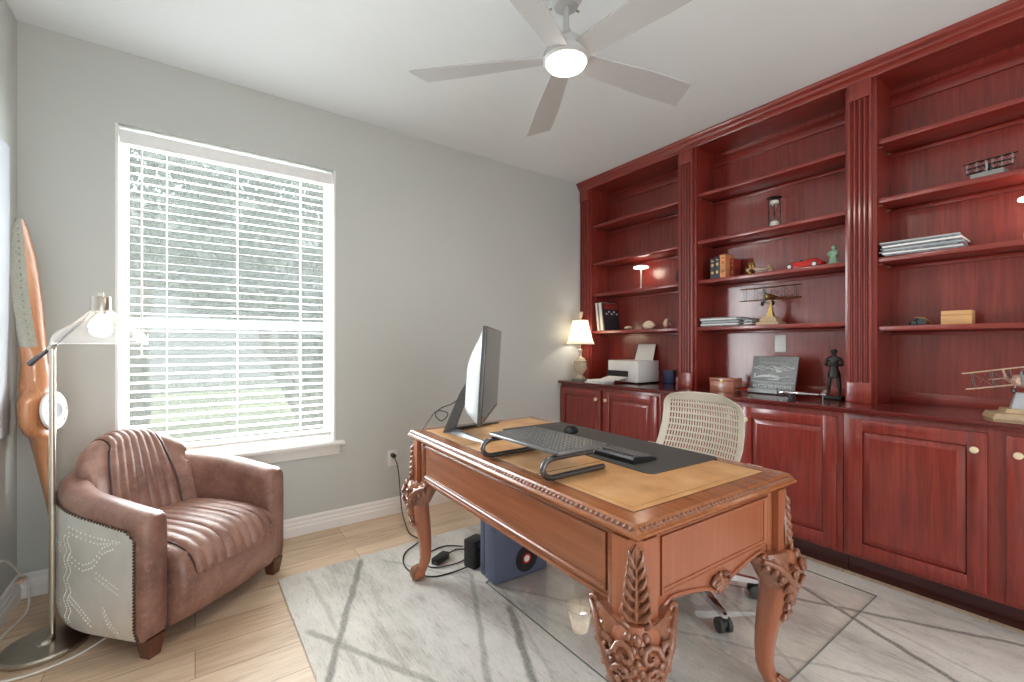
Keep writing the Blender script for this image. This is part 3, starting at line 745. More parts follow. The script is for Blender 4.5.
# things on the desk -------------------------------------------------
dm = thing('desk_pad', 'charcoal desk pad lying at the chair side of the desk', 'desk pad', (1.452, 1.395, DT), math.radians(-2.3))
b = MB(); hx, hy, rr = .2, .475, .03
poly = []
for qx, qy, a0 in ((1, 1, 0), (-1, 1, 90), (-1, -1, 180), (1, -1, 270)):
    for k in range(6):
        a = math.radians(a0+18*k); poly.append((qx*(hx-rr)+rr*math.cos(a), qy*(hy-rr)+rr*math.sin(a)))
b.prism(poly, 'z', 0, .003); b.build('pad', 'deskmat', dm)
PZ = DT+.0032
kb = thing('keyboard', 'black keyboard lying on the charcoal desk pad', 'keyboard', (1.345, 1.205, PZ), math.radians(-1.5))
MB().prism([(-.062, 0), (.062, 0), (.062, .010), (-.062, .026), (-.066, .018)], 'y', -.172, .172).build('case', 'black', kb, 20)
MB().prism([(-.0665, .017), (-.0625, .0268), (-.048, .0252), (-.048, .0235)], 'y', -.172, .172).build('rear_strip', 'mstand', kb, 20)
ks = MB(); tilt = math.atan2(.016, .124)
ks.at((0, 0, .0185), ry=tilt)
for i in range(5):
    for j in range(15):
        if i == 4 and 4 <= j <= 8:
            if j == 4: ks.box(-.044+i*.0205, -.166+4*.0222, 0, -.044+i*.0205+.0175, -.166+9*.0222-.003, .005, .0015, 1)
            continue
        ks.box(-.044+i*.0205, -.166+j*.0222, 0, -.044+i*.0205+.0175, -.166+j*.0222+.019, .005, .0015, 1)
split_build(ks, 'key', 'keygrey', kb)
mo = thing('computer_mouse', 'black computer mouse on the desk pad behind the riser', 'mouse', (1.50, 1.60, PZ), math.radians(15))
MB().ball((0, 0, .010), .03, 1.7, 1.05, .85, 18, 10).build('shell', 'black', mo)
MB().cyl((-.026, -.003, .030), (-.026, .003, .030), .008, n=12).build('scroll_wheel', 'dgrey', mo)
ri = thing('monitor_riser', 'empty grey mesh monitor riser on two curved tube legs', 'riser', (1.042, 1.250, DT), math.radians(0))
rz_ = .094
b = MB()
for i in range(13): b.box(-.107+i*.0178, -.192, rz_-.004, -.107+i*.0178+.0078, .192, rz_)
for j in range(22): b.box(-.107, -.192+j*.0178, rz_-.0035, .112, -.192+j*.0178+.0078, rz_-.0005)
b.build('mesh_top', 'risermesh', ri, 0)
b = MB(); b.box(-.115, -.2, rz_-.012, -.107, .2, rz_, .003); b.box(.11, -.2, rz_-.012, .118, .2, rz_, .003); b.box(-.115, -.2, rz_-.012, .118, -.192, rz_, .003); b.box(-.115, .192, rz_-.012, .118, .2, rz_, .003)
b.build('rim', 'risermesh', ri)
for sy in (-1, 1):
    b = MB(); yy = sy*.178; pts = [(.06, yy, rz_-.022), (-.10, yy, rz_-.022)]
    for k in range(9):
        a = math.radians(90+k*22.5); pts.append((-.118+.0305*math.cos(a)*1.25, yy, .0405+.0305*math.sin(a)))
    pts += [(.10, yy, .010), (.118, yy, .010)]
    b.tube(pts, .0095, 12); b.build('leg', 'gunmetal', ri)
b = MB()
for px, py in ((.108, -.16), (.108, .16), (.06, -.186), (.06, .186)): b.cyl((px, py, rz_-.026), (px, py, rz_-.004), .005, n=8)
split_build(b, 'leg_bolt', 'gunmetal', ri)

# monitor: screen faces local +Y
md = Vector((1.42-.985, 2.12-1.59, 0)); mang = math.atan2(md.y, md.x)
mon = thing('computer_monitor', 'large grey backed monitor seen edge on at the window end of the desk', 'monitor', (1.2025, 1.855, DT), mang+PI)
mw, mz0, mz1 = .342, .866-DT, 1.295-DT
lean = Matrix.Translation((0, 0, (mz0+mz1)/2)) @ Matrix.Rotation(math.radians(-3.5), 4, 'X') @ Matrix.Translation((0, 0, -(mz0+mz1)/2))
b = MB(); b.M = lean; b.box(-mw, -.012, mz0, mw, .006, mz1, .003); b.build('bezel', 'mstand', mon)
b = MB(); b.M = lean; b.box(-mw+.008, .006, mz0+.02, mw-.008, .0072, mz1-.008); b.build('screen', 'screen', mon, 0)
def mback(u, v):
    x = (u*2-1); z = v
    ez = min(1, (z/.10))**.5 if z < .10 else (1 if z < .5 else max(0, 1-((z-.5)/.5)**1.8))
    ex = (1-abs(x)**2.6)
    return (x*(mw-.002), -.012-.095*ez*(ex**.7), mz0+.004+(mz1-mz0-.008)*v)
b = MB(); b.M = lean; b.grid(mback, 28, 24); b.build('back_shell', 'mgrey', mon, 60)
b = MB()
b.loft([[(-.035, -.10, mz0+.20), (.035, -.10, mz0+.20), (.035, -.075, mz0+.20), (-.035, -.075, mz0+.20)], [(-.032, -.155, mz0+.11), (.032, -.155, mz0+.11), (.03, -.12, mz0+.10), (-.03, -.12, mz0+.10)], [(-.028, -.235, .012), (.028, -.235, .012), (.028, -.185, .012), (-.028, -.185, .012)], [(-.03, -.24, 0), (.03, -.24, 0), (.03, -.18, 0), (-.03, -.18, 0)]])
b.build('stand_neck', 'mstand', mon)
for s in (-1, 1):
    MB().loft([[(s*.0-.02, -.235, 0), (s*.0+.02, -.235, 0), (s*.0+.02, -.195, .022), (s*.0-.02, -.195, .022)], [(s*.15-.018, -.10, 0), (s*.15+.018, -.095, 0), (s*.15+.016, -.085, .014), (s*.15-.016, -.09, .014)], [(s*.265-.012, .008, 0), (s*.265+.012, .012, 0), (s*.265+.010, .016, .007), (s*.265-.010, .012, .007)]]).build('stand_leg', 'mstand', mon)
o = MB().tube(smooth([(1.115, 1.975, .97), (1.06, 1.99, .92), (1.0, 2.0, .90), (.965, 2.0, .87), (1.0, 2.0, .835), (1.03, 1.99, .87), (.98, 2.01, .885), (.945, 2.03, .84), (.93, 2.06, .80), (.925, 2.085, .785)]), .0028, 6).build('monitor_cable', 'cordk')
tag(o, 'thin dark cable looping down behind the monitor stand', 'cable')
# ------------------------------------------------------------------ under the desk
rc = thing('record_case', 'slate blue record carrying case with a vinyl disc on its front', 'case', (1.375, 1.905, MZ), math.radians(-2))
MB().box(-.165, -.075, 0, .17, .03, .36, .012).build('body', 'blue', rc)
MB().box(-.165, .033, 0, .17, .075, .36, .012).build('lid', 'blue', rc)
MB().box(-.16, .0295, .005, .165, .0335, .355).build('seam', 'black', rc, 0)
d = MB().cyl((.03, -.0755, .088), (.03, -.0775, .088), .068, n=36).build('vinyl_disc', 'black', rc)
MB().cyl((.03, -.0772, .088), (.03, -.0783, .088), .026, n=28).build('disc_label', 'red', d)
MB().cyl((.03, -.0782, .088), (.03, -.0788, .088), .017, n=24).build('label_centre', 'paper', d)
pa = thing('power_adapter', 'small black power adapter lying on the rug behind the desk leg', 'adapter', (1.11, 2.235, .0112), .5)
MB().box(-.055, -.024, 0, .055, .024, .034, .005).build('brick', 'black', pa)
ps = thing('power_strip', 'black power block standing beside the blue case', 'power strip', (1.245, 2.085, .0112), .3)
MB().box(-.05, -.04, 0, .05, .04, .15, .008).build('housing', 'black', ps)
b = MB()
for z in (.04, .08, .12): b.box(-.02, -.0425, z-.012, .02, -.0395, z+.012, .001)
split_build(b, 'socket', 'dgrey', ps)
co = thing('outlet_cable', 'black cord hanging from the wall outlet to the rug', 'cord', (0, 0, 0))
MB().cyl((1.155, 3.092, .422), (1.155, 3.055, .422), .016, n=14).build('plug', 'cordk', co)
MB().tube(smooth([(1.155, 3.06, .42), (1.165, 3.03, .37), (1.18, 3.03, .28), (1.19, 3.03, .15), (1.19, 3.0, .04), (1.17, 2.9, .006), (1.12, 2.7, .006), (1.118, 2.545, .012), (.99, 2.44, .0155), (.93, 2.32, .0155), (.93, 2.2, .0155), (1.0, 2.10, .0155), (1.10, 2.08, .0155), (1.19, 2.06, .03)]), .004, 6).build('cable', 'cordk', co)
o = MB().tube(smooth([(1.165, 2.26, .025), (1.25, 2.30, .0155), (1.30, 2.24, .0155), (1.24, 2.17, .0155), (1.13, 2.15, .018), (1.03, 2.20, .016), (1.06, 2.33, .016), (1.2, 2.38, .016), (1.29, 2.30, .022)]), .0035, 6).build('adapter_cord', 'cordk')
tag(o, 'black looped cord lying around the power adapter', 'cord')

# ------------------------------------------------------------------ office chair (local +Y is forward)
oc = thing('office_chair', 'cream office chair with perforated back on chrome castor base', 'office chair', (1.945, 1.275, MZ), math.radians(87))
for k in range(5):
    a = math.radians(-118+72*k-87); r0 = .05; r1 = .325
    b = MB(); b.at((0, 0, 0), rz=a)
    b.loft([[(r0, -.024, .085), (r0, .024, .085), (r0, .02, .125), (r0, -.02, .125)], [(.2, -.02, .075), (.2, .02, .075), (.2, .015, .105), (.2, -.015, .105)], [(r1, -.015, .066), (r1, .015, .066), (r1, .012, .084), (r1, -.012, .084)], [(r1+.018, -.009, .066), (r1+.018, .009, .066), (r1+.016, .007, .078), (r1+.016, -.007, .078)]])
    leg = b.build('base_arm', 'chrome', oc)
    b = MB(); b.at((0, 0, 0), rz=a)
    for s in (-1, 1): b.tube([(r1, s*.006, .03), (r1, s*.010, .03), (r1, s*.026, .03), (r1, s*.030, .03)], [.024, .030, .030, .022], 18)
    b.cyl((r1, 0, .03), (r1, 0, .066), .007, n=10)
    b.box(r1-.02, -.006, .03, r1+.02, .006, .056, .003)
    b.build('castor', 'rubber', leg)
MB().lathe([(.05, .08), (.055, .10), (.05, .13), (.028, .14), (.028, .26), (.020, .262), (.020, .38), (.06, .385), (.09, .41)], 20).build('gas_lift', 'dgrey', oc)
b = MB()
def seat_fn(u, v):
    x = (u*2-1); y = v
    w = .235*(1-.10*abs(2*y-1)**3)
    return (x*w, -.16+.44*y, .452+.018*abs(x)**2.5-.03*max(0, (y-.75)/.25)**2+.02*max(0, (.2-y)/.2)**2)
b.grid(seat_fn, 16, 16)
b.build('seat', 'offwhite', oc, 60, [('SOLIDIFY', dict(thickness=.035, offset=-1))])
prof = [(.47, -.045), (.52, -.035), (.58, -.055), (.64, -.085), (.70, -.125), (.76, -.155), (.83, -.175), (.90, -.18), (.96, -.172), (1.005, -.160)]
def bpos(x, t):                                                # t 0..1 along the back profile
    f = t*(len(prof)-1); i = min(int(f), len(prof)-2); f -= i
    z = prof[i][0]+(prof[i+1][0]-prof[i][0])*f; y = prof[i][1]+(prof[i+1][1]-prof[i][1])*f
    hw = .235-.03*max(0, 1-t*2.2)-.018*max(0, t-.55)/.45
    if t > .82: hw *= math.sqrt(max(0, 1-((t-.82)/.18)**2*.42))
    zc = -.018*(abs(x)**3)*max(0, (t-.8)/.2)
    return Vector((x*hw, y+.055*abs(x)**2.2*(1-.3*t), z-.05+zc))
bm = bmesh.new(); NU, NV = 63, 80
vs = [[bm.verts.new(bpos(-1+2*i/NU, j/NV)) for j in range(NV+1)] for i in range(NU+1)]
for i in range(NU):
    for j in range(NV):
        hole = (5 <= i < NU-5 and j < NV-9 and (i % 2 == 1) and (j % 4 != 0))
        if not hole: bm.faces.new((vs[i][j], vs[i+1][j], vs[i+1][j+1], vs[i][j+1]))
bmesh.ops.recalc_face_normals(bm, faces=bm.faces[:])
me = bpy.data.meshes.new('backrest'); bm.to_mesh(me); bm.free(); me.materials.append(M['offwhite'])
me.polygons.foreach_set('use_smooth', [True]*len(me.polygons))
o = bpy.data.objects.new('backrest', me); C.objects.link(o); o.parent = oc
md_ = o.modifiers.new('solidify', 'SOLIDIFY'); md_.thickness = .0035; md_.offset = 0
MB().tube([(0, -.06, .40), (0, -.16, .42), (0, -.21, .52), (0, -.225, .66), (0, -.20, .80)], [.03, .028, .024, .02, .014], 12, flat=.6).build('back_spine', 'dgrey', oc)
for s in (-1, 1):
    b = MB(); b.tube([(s*.10, -.02, .405), (s*.25, -.02, .42), (s*.285, -.02, .50), (s*.285, -.02, .632)], [.016, .016, .015, .014], 10)
    b.build('arm_post', 'dgrey', oc)
    b = MB(); b.box(s*.285-.038, -.13, .632, s*.285+.038, .12, .657, .012, 3); b.build('arm_pad', 'offwhite', oc)

# ------------------------------------------------------------------ aviator armchair (local +Y is forward)
ac = thing('armchair', 'brown channelled leather armchair with riveted aluminium sides by the window', 'armchair', (-.120, 2.687, 0), math.radians(222))
aA, yF, yS, yB = .322, .335, .10, -.325
def upath(s):                                                   # s in 0..1 : right arm front -> round the back -> left arm front
    Ls = yF-yS; Le = PI/2*math.sqrt((aA**2+(yS-yB)**2)/2)*2*.985; T = 2*Ls+Le; d_ = s*T
    if d_ < Ls: return Vector((aA, yF-d_, 0)), Vector((1, 0, 0))
    if d_ > Ls+Le: return Vector((-aA, yS+(d_-Ls-Le), 0)), Vector((-1, 0, 0))
    a = (d_-Ls)/Le*PI
    p = Vector((aA*math.cos(a), yS-(yS-yB)*math.sin(a), 0))
    n = Vector((math.cos(a)/aA, -math.sin(a)/(yS-yB), 0)).normalized(); return p, n
def htop(s): return .560+.095*math.sin(PI*min(1, max(0, s)))**1.1
NS = 56
rings = []
for i in range(-1, NS+2):
    s = min(1, max(0, i/NS)); p, n = upath(s); h = htop(s); k = 1.0; ext = 0
    if i < 0 or i > NS: k = .72; ext = .022
    f = Vector((0, ext, 0)); t = .056*k; hh = h-(1-k)*.04; zb = .075+(1-k)*.05
    pr = [(t*.72, zb), (t, zb+.05), (t, hh-.06), (t*.92, hh-.025), (t*.6, hh-.004), (0, hh), (-t*.6, hh-.004), (-t*.92, hh-.022), (-t, hh-.05), (-t, zb+.05), (-t*.8, zb)]
    rings.append([p+f+n*a+Vector((0, 0, z)) for a, z in pr])
MB().loft(rings).build('arm_frame', 'cleather', ac, 60)
# aluminium skin on the outside
sa = .008; NA = 64
def htrim(s):
    e = min(s-sa, 1-sa-s)
    q = .10
    return htop(s)-.066-.03*max(0, 1-e/.03)**2
b = MB(); outer = []; inner = []
for i in range(NA+1):
    s = sa+(1-2*sa)*i/NA; p, n = upath(s); ht = htrim(s)
    flare = lambda z: .0605-.018*max(0, (.14-z)/.07)**1.5 if z < .14 else .0605
    outer.append([p+n*(flare(z))+Vector((0, 0, z)) for z in (.077, .09, .11, .14, .2, .3, .4, ht)])
R = []
for o_ in outer: R.append(o_)
b.loft(R, False, False)
rv = random.Random(4)
def rivet(s, z, r=.0032):
    p, n = upath(s); zz = z; c = p+n*((.0605-.018*max(0, (.14-z)/.07)**1.5) if z < .14 else .0605)+Vector((0, 0, zz)); b.ball(c, r, 1, 1, 1, 6, 4)
rows = []
for k in range(46):                                             # border rows
    z = .10+k*.0088
    if z < .46:
        for s0 in (.20, .215): rivet(s0+.006*math.sin(k*.7), z); rivet(1-s0-.006*math.sin(k*.7), z)
def curve_rivets(pts, n, both=True):
    for k in range(n):
        t = k/(n-1)*(len(pts)-1); i = min(int(t), len(pts)-2); f = t-i
        s = pts[i][0]+(pts[i+1][0]-pts[i][0])*f; z = pts[i][1]+(pts[i+1][1]-pts[i][1])*f
        rivet(s, z); rivet(1-s, z)
for off in (0, .022):
    curve_rivets([(.20, .36+off), (.16, .33+off), (.13, .35+off), (.10, .41+off), (.07, .43+off)], 16)
    curve_rivets([(.20, .20+off), (.17, .17+off), (.14, .12+off)], 12)
    curve_rivets([(.12, .33-off), (.08, .30-off), (.055, .28-off)], 9)
    curve_rivets([(.10, .20-off), (.08, .15-off), (.06, .11-off)], 9)
    curve_rivets([(.05+off*.4, .46-off*.3), (.12, .465-off), (.2, .49-off)], 14)
    curve_rivets([(.24, .40-off), (.34, .45-off), (.5, .47-off)], 16); curve_rivets([(.24, .16+off), (.36, .13+off), (.5, .12+off)], 16)
b.build('aluminium_panel', 'alu', ac, 50)
b = MB()                                                        # nail trim
pts = []
p, n = upath(sa)
for k in range(30): pts.append((sa, .085+k*(htrim(sa)-.085)/30))
NT_ = 110
for k in range(NT_+1): s = sa+(1-2*sa)*k/NT_; pts.append((s, htrim(s)))
for k in range(30): pts.append((1-sa, htrim(sa)-k*(htrim(sa)-.085)/30))
for s, z in pts:
    p, n = upath(s); b.ball(p+n*(.060 if z > .14 else .060-.018*max(0, (.14-z)/.07)**1.5)+Vector((0, 0, z)), .0056, 1, 1, 1, 6, 4)
b.build('nailhead_trim', 'nail', ac, 60)
# back cushion, channel stitched
def rip(x, n=7, w=.15, d=.010): return d*(abs(math.cos(PI*n*(x+w)/(2*w)+PI/2))**.6) if abs(x) < w else 0
bw = .232; rings = []; NB = 84
for i in range(NB+1):
    u = -1+2*i/NB; x = u*bw; au = abs(u)
    zt = .795-.105*au**2.2; yk = .085*au**2.2; th = .13*(1-.55*au**6)
    edge = 1-max(0, (au-.93)/.07)**2*.25
    rk = lambda z: rip(x, w=.152 if z < .5 else .152-.045*min(1, (z-.5)/.29))
    prf = [(.36, -.085), (.44, -.105), (.52, -.125), (.60, -.145), (zt-.10, -.165), (zt-.05, -.180)]
    ring = [Vector((x, y+yk*.6+rk(z)-(1-edge)*.05, z)) for z, y in prf]; r_ = rk(.79)
    for a in (20, 45, 70, 90, 115, 140, 165):
        an = math.radians(a); ring.append(Vector((x, -.180-th/2+math.cos(an)*(th/2+r_*.8)+yk*.6, zt-.05+math.sin(an)*(.05+r_*.8)*edge)))
    ring += [Vector((x, -.18-th+yk*.6, zt-.12)), Vector((x, -.16-th+yk*.6, .42)), Vector((x, -.14-th+yk*.6, .36))]
    rings.append(ring)
bc = MB().loft(rings).build('back_cushion', 'cleather', ac, 50)
def back_pt(x, k):
    u = x/bw; i = int(round((u+1)/2*NB)); return rings[i][k]
for s in (-1, 1):
    MB().tube([back_pt(s*(.156-.045*min(1, max(0, k-2)/4)), k)+Vector((0, .003, 0)) for k in range(0, 13)], .005, 6).build('piping', 'piping', bc)
# seat cushion with rounded front and tongue shaped channel panel
sw = .262
spr = [(.30, -.13), (.385, -.12), (.402, -.06), (.410, .04), (.410, .15), (.403, .26), (.388, .34), (.360, .39), (.318, .418), (.265, .428), (.21, .426), (.155, .418), (.10, .405), (.078, .37)]
rings = []; NB2 = 60
for i in range(NB2+1):
    u = -1+2*i/NB2; e = max(0, (abs(u)-.9)/.1)**2
    rings.append([Vector((u*sw, y-.012*e-.02*u*u*(1 if y > .2 else 0), z-.016*e*(1 if z > .3 else 0)-.012*u*u*(1 if z > .38 else 0))) for z, y in spr])
se = MB().loft(rings).build('seat_cushion', 'cleather', ac, 50)
sp_line = spr[1:12]
def seat_at(x, t, off):
    f = t*(len(sp_line)-1); i = min(int(f), len(sp_line)-2); f -= i
    za, ya = sp_line[i]; zb, yb = sp_line[i+1]; z = za+(zb-za)*f; y = ya+(yb-ya)*f
    d_ = Vector((0, yb-ya, zb-za)).normalized(); nrm = Vector((0, -d_.z, d_.y))
    if nrm.z < -.01: nrm = -nrm
    u = x/sw
    return Vector((x, y-.02*u*u*(1 if y > .2 else y/.2 if y > 0 else 0), z-.012*u*u*(1 if z > .38 else max(0, (z-.3)/.08))))+nrm*off
pw = .212
def tmax(u): return 1-.30*abs(u)**7
rows_ = []
for i in range(85):
    u = -1+2*i/84; row = []
    for j in range(29):
        v = j/28; t = v*tmax(u)
        edge = min(1, (1-abs(u))/.05, (1-v)/.05)
        row.append(seat_at(u*pw, t, .002+edge*(.004+.011*abs(math.cos(PI*9*(u+1)/2+PI/2))**.6)))
    rows_.append(row)
MB().loft(rows_, False, False).build('channel_panel', 'cleather', se, 60)
pp = [seat_at(-pw, tmax(1)*q/10, .004) for q in range(11)]+[seat_at(pw*(-1+2*q/30), tmax(-1+2*q/30), .004) for q in range(1, 30)]+[seat_at(pw, tmax(1)*(1-q/10), .004) for q in range(11)]
MB().tube(pp, .0042, 6).build('piping', 'piping', se)
for x_, y_ in ((aA-.0, .325), (-aA+.0, .325), (.2, -.24), (-.2, -.24)):
    MB().loft([[(x_-.022, y_-.022, 0), (x_+.022, y_-.022, 0), (x_+.022, y_+.022, 0), (x_-.022, y_+.022, 0)], [(x_-.034, y_-.034, .082), (x_+.034, y_-.034, .082), (x_+.034, y_+.034, .082), (x_-.034, y_+.034, .082)]]).build('leg', 'darkwood', ac)

# ------------------------------------------------------------------ floor lamp
fl = thing('floor_lamp', 'brushed nickel floor lamp with a clear glass shade left of the armchair', 'floor lamp', (-.475, 2.565, 0))
MB().lathe([(.130, 0), (.136, .004), (.136, .014), (.128, .020), (.03, .022), (.022, .03), (.012, .034)], 40, (-.012, -.03, 0)).build('base', 'nickel', fl)
MB().cyl((0, 0, .02), (0, 0, 1.205), .0105, n=16).build('pole', 'nickel', fl)
sc_c = Vector((-.309+.475, 2.422-2.565, 0))
dirn = Vector((.813, -.582, 0)); bk = Vector((.0, .0, 0))
b = MB(); b.tube([Vector((-.075, .055, 1.135)), Vector((-.055, .040, 1.155)), Vector((0, 0, 1.205)), Vector((.10, -.066, 1.31)), sc_c+Vector((-.018, .012, 1.375))], [.012, .010, .006, .006, .006], 10)
b.build('arm', 'gunmetal', fl)
MB().cyl((-.006, .008, 1.197), (.008, -.008, 1.213), .013, n=14).build('joint', 'nickel', fl)
b = MB(); b.lathe([(.030, 1.352), (.030, 1.405), (.028, 1.408), (.008, 1.409), (.008, 1.424), (.001, 1.425)], 28, tuple(sc_c)); b.lathe([(.02, 1.335), (.02, 1.353)], 20, tuple(sc_c)); b.build('socket_cap', 'nickel', fl)
prof_s = [(.034, 1.352), (.042, 1.343), (.058, 1.325), (.078, 1.303), (.100, 1.285), (.122, 1.270), (.138, 1.253), (.144, 1.235), (.145, 1.218)]
b = MB(); b.lathe(prof_s, 48, tuple(sc_c), cap=False); b.build('glass_shade', 'clear', fl, 60)
MB().tube([(sc_c.x+.145*math.cos(a*PI/24), sc_c.y+.145*math.sin(a*PI/24), 1.218) for a in range(48)], .0025, 6, True).build('shade_rim', 'clear', fl)
MB().lathe([(.013, 1.338), (.015, 1.330), (.030, 1.312), (.038, 1.288), (.034, 1.264), (.02, 1.250), (.001, 1.246)], 20, tuple(sc_c)).build('bulb', 'bulb', fl)
light('floor_lamp_light', 'POINT', (-.475+sc_c.x, 2.565+sc_c.y, 1.27), 4, (1, .88, .74), shadow_soft_size=.04)
wc = thing('lamp_cord', 'white lamp cord draped over the left baseboard to the floor lamp', 'cord', (0, 0, 0))
MB().tube(smooth([(-.685, 2.74, .28), (-.67, 2.80, .292), (-.665, 2.90, .235), (-.655, 3.0, .14), (-.655, 3.04, .118), (-.64, 3.035, .06), (-.62, 2.90, .006), (-.648, 2.72, .006), (-.65, 2.52, .006), (-.61, 2.38, .006), (-.50, 2.345, .006), (-.38, 2.38, .006), (-.30, 2.46, .006)]), .0045, 7).build('cable', 'cordw', wc)
MB().box(-.675, 2.97, .1145, -.645, 3.03, .128, .004).build('clip', 'shellpink', wc)

# ------------------------------------------------------------------ wooden aircraft propeller in the corner
pr = thing('aircraft_propeller', 'wooden aircraft propeller with metal hub leaning in the left corner', 'propeller', (-.515, 2.925, .003))
pang = math.radians(72)
axis_top = Vector((-.135, .02, 1.785)); ez = axis_top.normalized(); ex = Vector((math.cos(pang), math.sin(pang), 0)); ex = (ex-ez*ex.dot(ez)).normalized(); ey = ez.cross(ex).normalized()
MP = Matrix((ex, ey, ez)).transposed().to_4x4()
L_ = axis_top.length; hub = L_/2+.01
def blade_sec(z):
    r = (z-hub); a = abs(r)
    w = [(0, .118), (.05, .116), (.12, .066), (.2, .046), (.35, .052), (.55, .056), (.70, .05), (.80, .04), (.85, .03), (.88, .016), (.905, .004)]
    for (a0, w0), (a1, w1) in zip(w, w[1:]):
        if a0 <= a <= a1: hw = w0+(w1-w0)*(a-a0)/(a1-a0); break
    else: hw = .008
    th = .045 if a < .1 else max(.007, .045-.045*min(1, (a-.1)/.45))
    tw = -(0 if a < .09 else math.radians(36-18*min(1, (a-.09)/.8)))
    cx_ = 0
    return [(hw*math.cos(t_)*math.cos(tw)-th*math.sin(t_)*math.sin(tw)*(1 if r > 0 else -1), (hw*math.cos(t_)*math.sin(tw)*(1 if r > 0 else -1)+th*math.sin(t_)*math.cos(tw)), z) for t_ in [2*PI*k/16 for k in range(16)]]
zs = [hub+q for q in (-.90, -.89, -.87, -.84, -.8, -.7, -.6, -.5, -.4, -.3, -.22, -.16, -.12, -.09, -.05, 0, .05, .09, .12, .16, .22, .3, .4, .5, .6, .7, .78, .84, .87, .885)]
zs = [z for z in zs if .008 <= z]
b = MB(); b.M = MP; b.loft([blade_sec(z) for z in zs]); b.build('blades', 'propwood', pr, 60)
b = MB(); b.M = MP
sh = [z for z in zs if z > hub+.28]
def off_sec(z, k0, k1):
    sec = blade_sec(z); c = Vector((0, 0, z)); out = []
    for k in range(k0, k1+1): v = Vector(sec[k % 16]); d_ = (v-c); out.append(c+d_*1.02+d_.normalized()*.002)
    return out
b.loft([off_sec(z, 7, 12) for z in sh], False, False)
for z in [hub+.3+.03*k for k in range(19)]:
    s_ = off_sec(min(z, sh[-1]), 11, 12); b.ball(s_[0], .004, 1, 1, 1, 6, 4)
b.build('metal_sheath', 'propsheath', pr, 60)
b = MB(); b.M = MP; tp = [z for z in zs if z < hub-.55]
b.loft([off_sec(z, 0, 16) for z in tp], False, False); b.build('copper_tip', 'coppertip', pr, 60)
b = MB(); b.M = MP; fy = -.047
b.tube([(0, fy, hub), (0, fy-.010, hub), (0, fy-.014, hub)], [.088, .088, .076], 32)
for k in range(8): b.ball((.068*math.cos(k*PI/4), fy-.013, hub+.068*math.sin(k*PI/4)), .007, 1, 1, 1, 8, 5)
hp = b.build('hub_plate', 'white', pr)
b = MB(); b.M = MP; b.tube([(0, fy-.012, hub), (0, fy-.018, hub)], [.034, .034], 24); b.build('hub_bore', 'dgrey', hp)

pic = thing('wall_canvas', 'pale grey unframed canvas on the left wall at the photo edge', 'picture', (WX0, 2.45, 1.455))
MB().box(.001, -.48, -.64, .022, .455, .64, .003).build('canvas', 'canvas', pic)

# ------------------------------------------------------------------ table lamp on worktop
tl = thing('table_lamp', 'lit table lamp with cream bell shade and urn base in the corner', 'table lamp', (2.885, 2.95, CT))
b = MB(); b.box(-.055, -.055, 0, .055, .055, .022, .004); b.build('base', 'stonebase', tl)
b = MB(); b.lathe([(.045, .022), (.042, .035), (.028, .045), (.022, .058), (.034, .068), (.046, .085), (.053, .12), (.055, .155), (.052, .168), (.056, .172), (.056, .186), (.045, .190), (.04, .205), (.022, .212), (.014, .225), (.014, .26), (.018, .265), (.018, .285), (.008, .29)], 28)
for k in range(14): a = 2*PI*k/14; b.tube([(.036*math.cos(a), .036*math.sin(a), .072), (.053*math.cos(a), .053*math.sin(a), .115), (.054*math.cos(a), .054*math.sin(a), .165)], [.003, .006, .004], 6)
b.build('urn_body', 'urn', tl, 50)
MB().lathe([(.132, .335), (.122, .35), (.108, .39), (.094, .44), (.082, .49), (.073, .54), (.070, .555)], 32, cap=False).build('lamp_shade', 'creamfab', tl, 60)
b = MB()
for rr_, zz_ in ((.132, .335), (.0705, .555)): b.tube([(rr_*math.cos(q*PI/16), rr_*math.sin(q*PI/16), zz_) for q in range(32)], .0028, 6, True)
for k in range(8):
    a = 2*PI*k/8+.2; b.tube([((r_+.001)*math.cos(a), (r_+.001)*math.sin(a), z_) for r_, z_ in ((.132, .335), (.122, .35), (.108, .39), (.094, .44), (.082, .49), (.073, .54), (.070, .555))], .0014, 5)
b.build('shade_trim', 'urn', tl)
MB().lathe([(.004, .29), (.004, .555), (.012, .562), (.010, .572), (.02, .60), (.026, .625), (.026, .632), (.004, .632)], 16).build('finial', 'urn', tl)
light('table_lamp_light', 'POINT', (2.885+.02, 2.95-.02, CT+.43), 2.8, (1, .91, .80), shadow_soft_size=.035)

# ------------------------------------------------------------------ printer and papers
pn = thing('printer', 'white inkjet printer with a sheet of paper standing in its feeder', 'printer', (3.13, 2.54, CT))
b = MB(); b.box(-.145, -.165, .012, .14, .165, .068, .006); b.box(-.11, -.165, .066, .14, .05, .108, .004); b.box(-.145, -.165, .104, .14, .165, .195, .008); b.box(-.1475, -.1675, .02, .12, -.062, .193, .006); b.box(-.05, .0, .06, .14, .165, .11, .004)
b.build('body', 'white', pn)
MB().box(-.1456, -.06, .05, -.045, .1652, .106).build('output_slot', 'black', pn, 0)
MB().loft([[(-.25, -.05, .030), (-.25, .15, .030), (-.12, .15, .055), (-.12, -.05, .055)], [(-.25, -.05, .036), (-.25, .15, .036), (-.12, .15, .061), (-.12, -.05, .061)]]).build('paper_tray', 'white', pn)
b = MB()
for px, py in ((-.12, -.14), (.11, -.14), (-.12, .14), (.11, .14)): b.cyl((px, py, 0), (px, py, .013), .014, n=10)
split_build(b, 'foot', 'black', pn)
b = MB()
for k in range(6): b.box(-.1462, -.155, .05+k*.008, -.1445, -.11, .053+k*.008)
b.build('vent', 'mgrey', pn, 0)
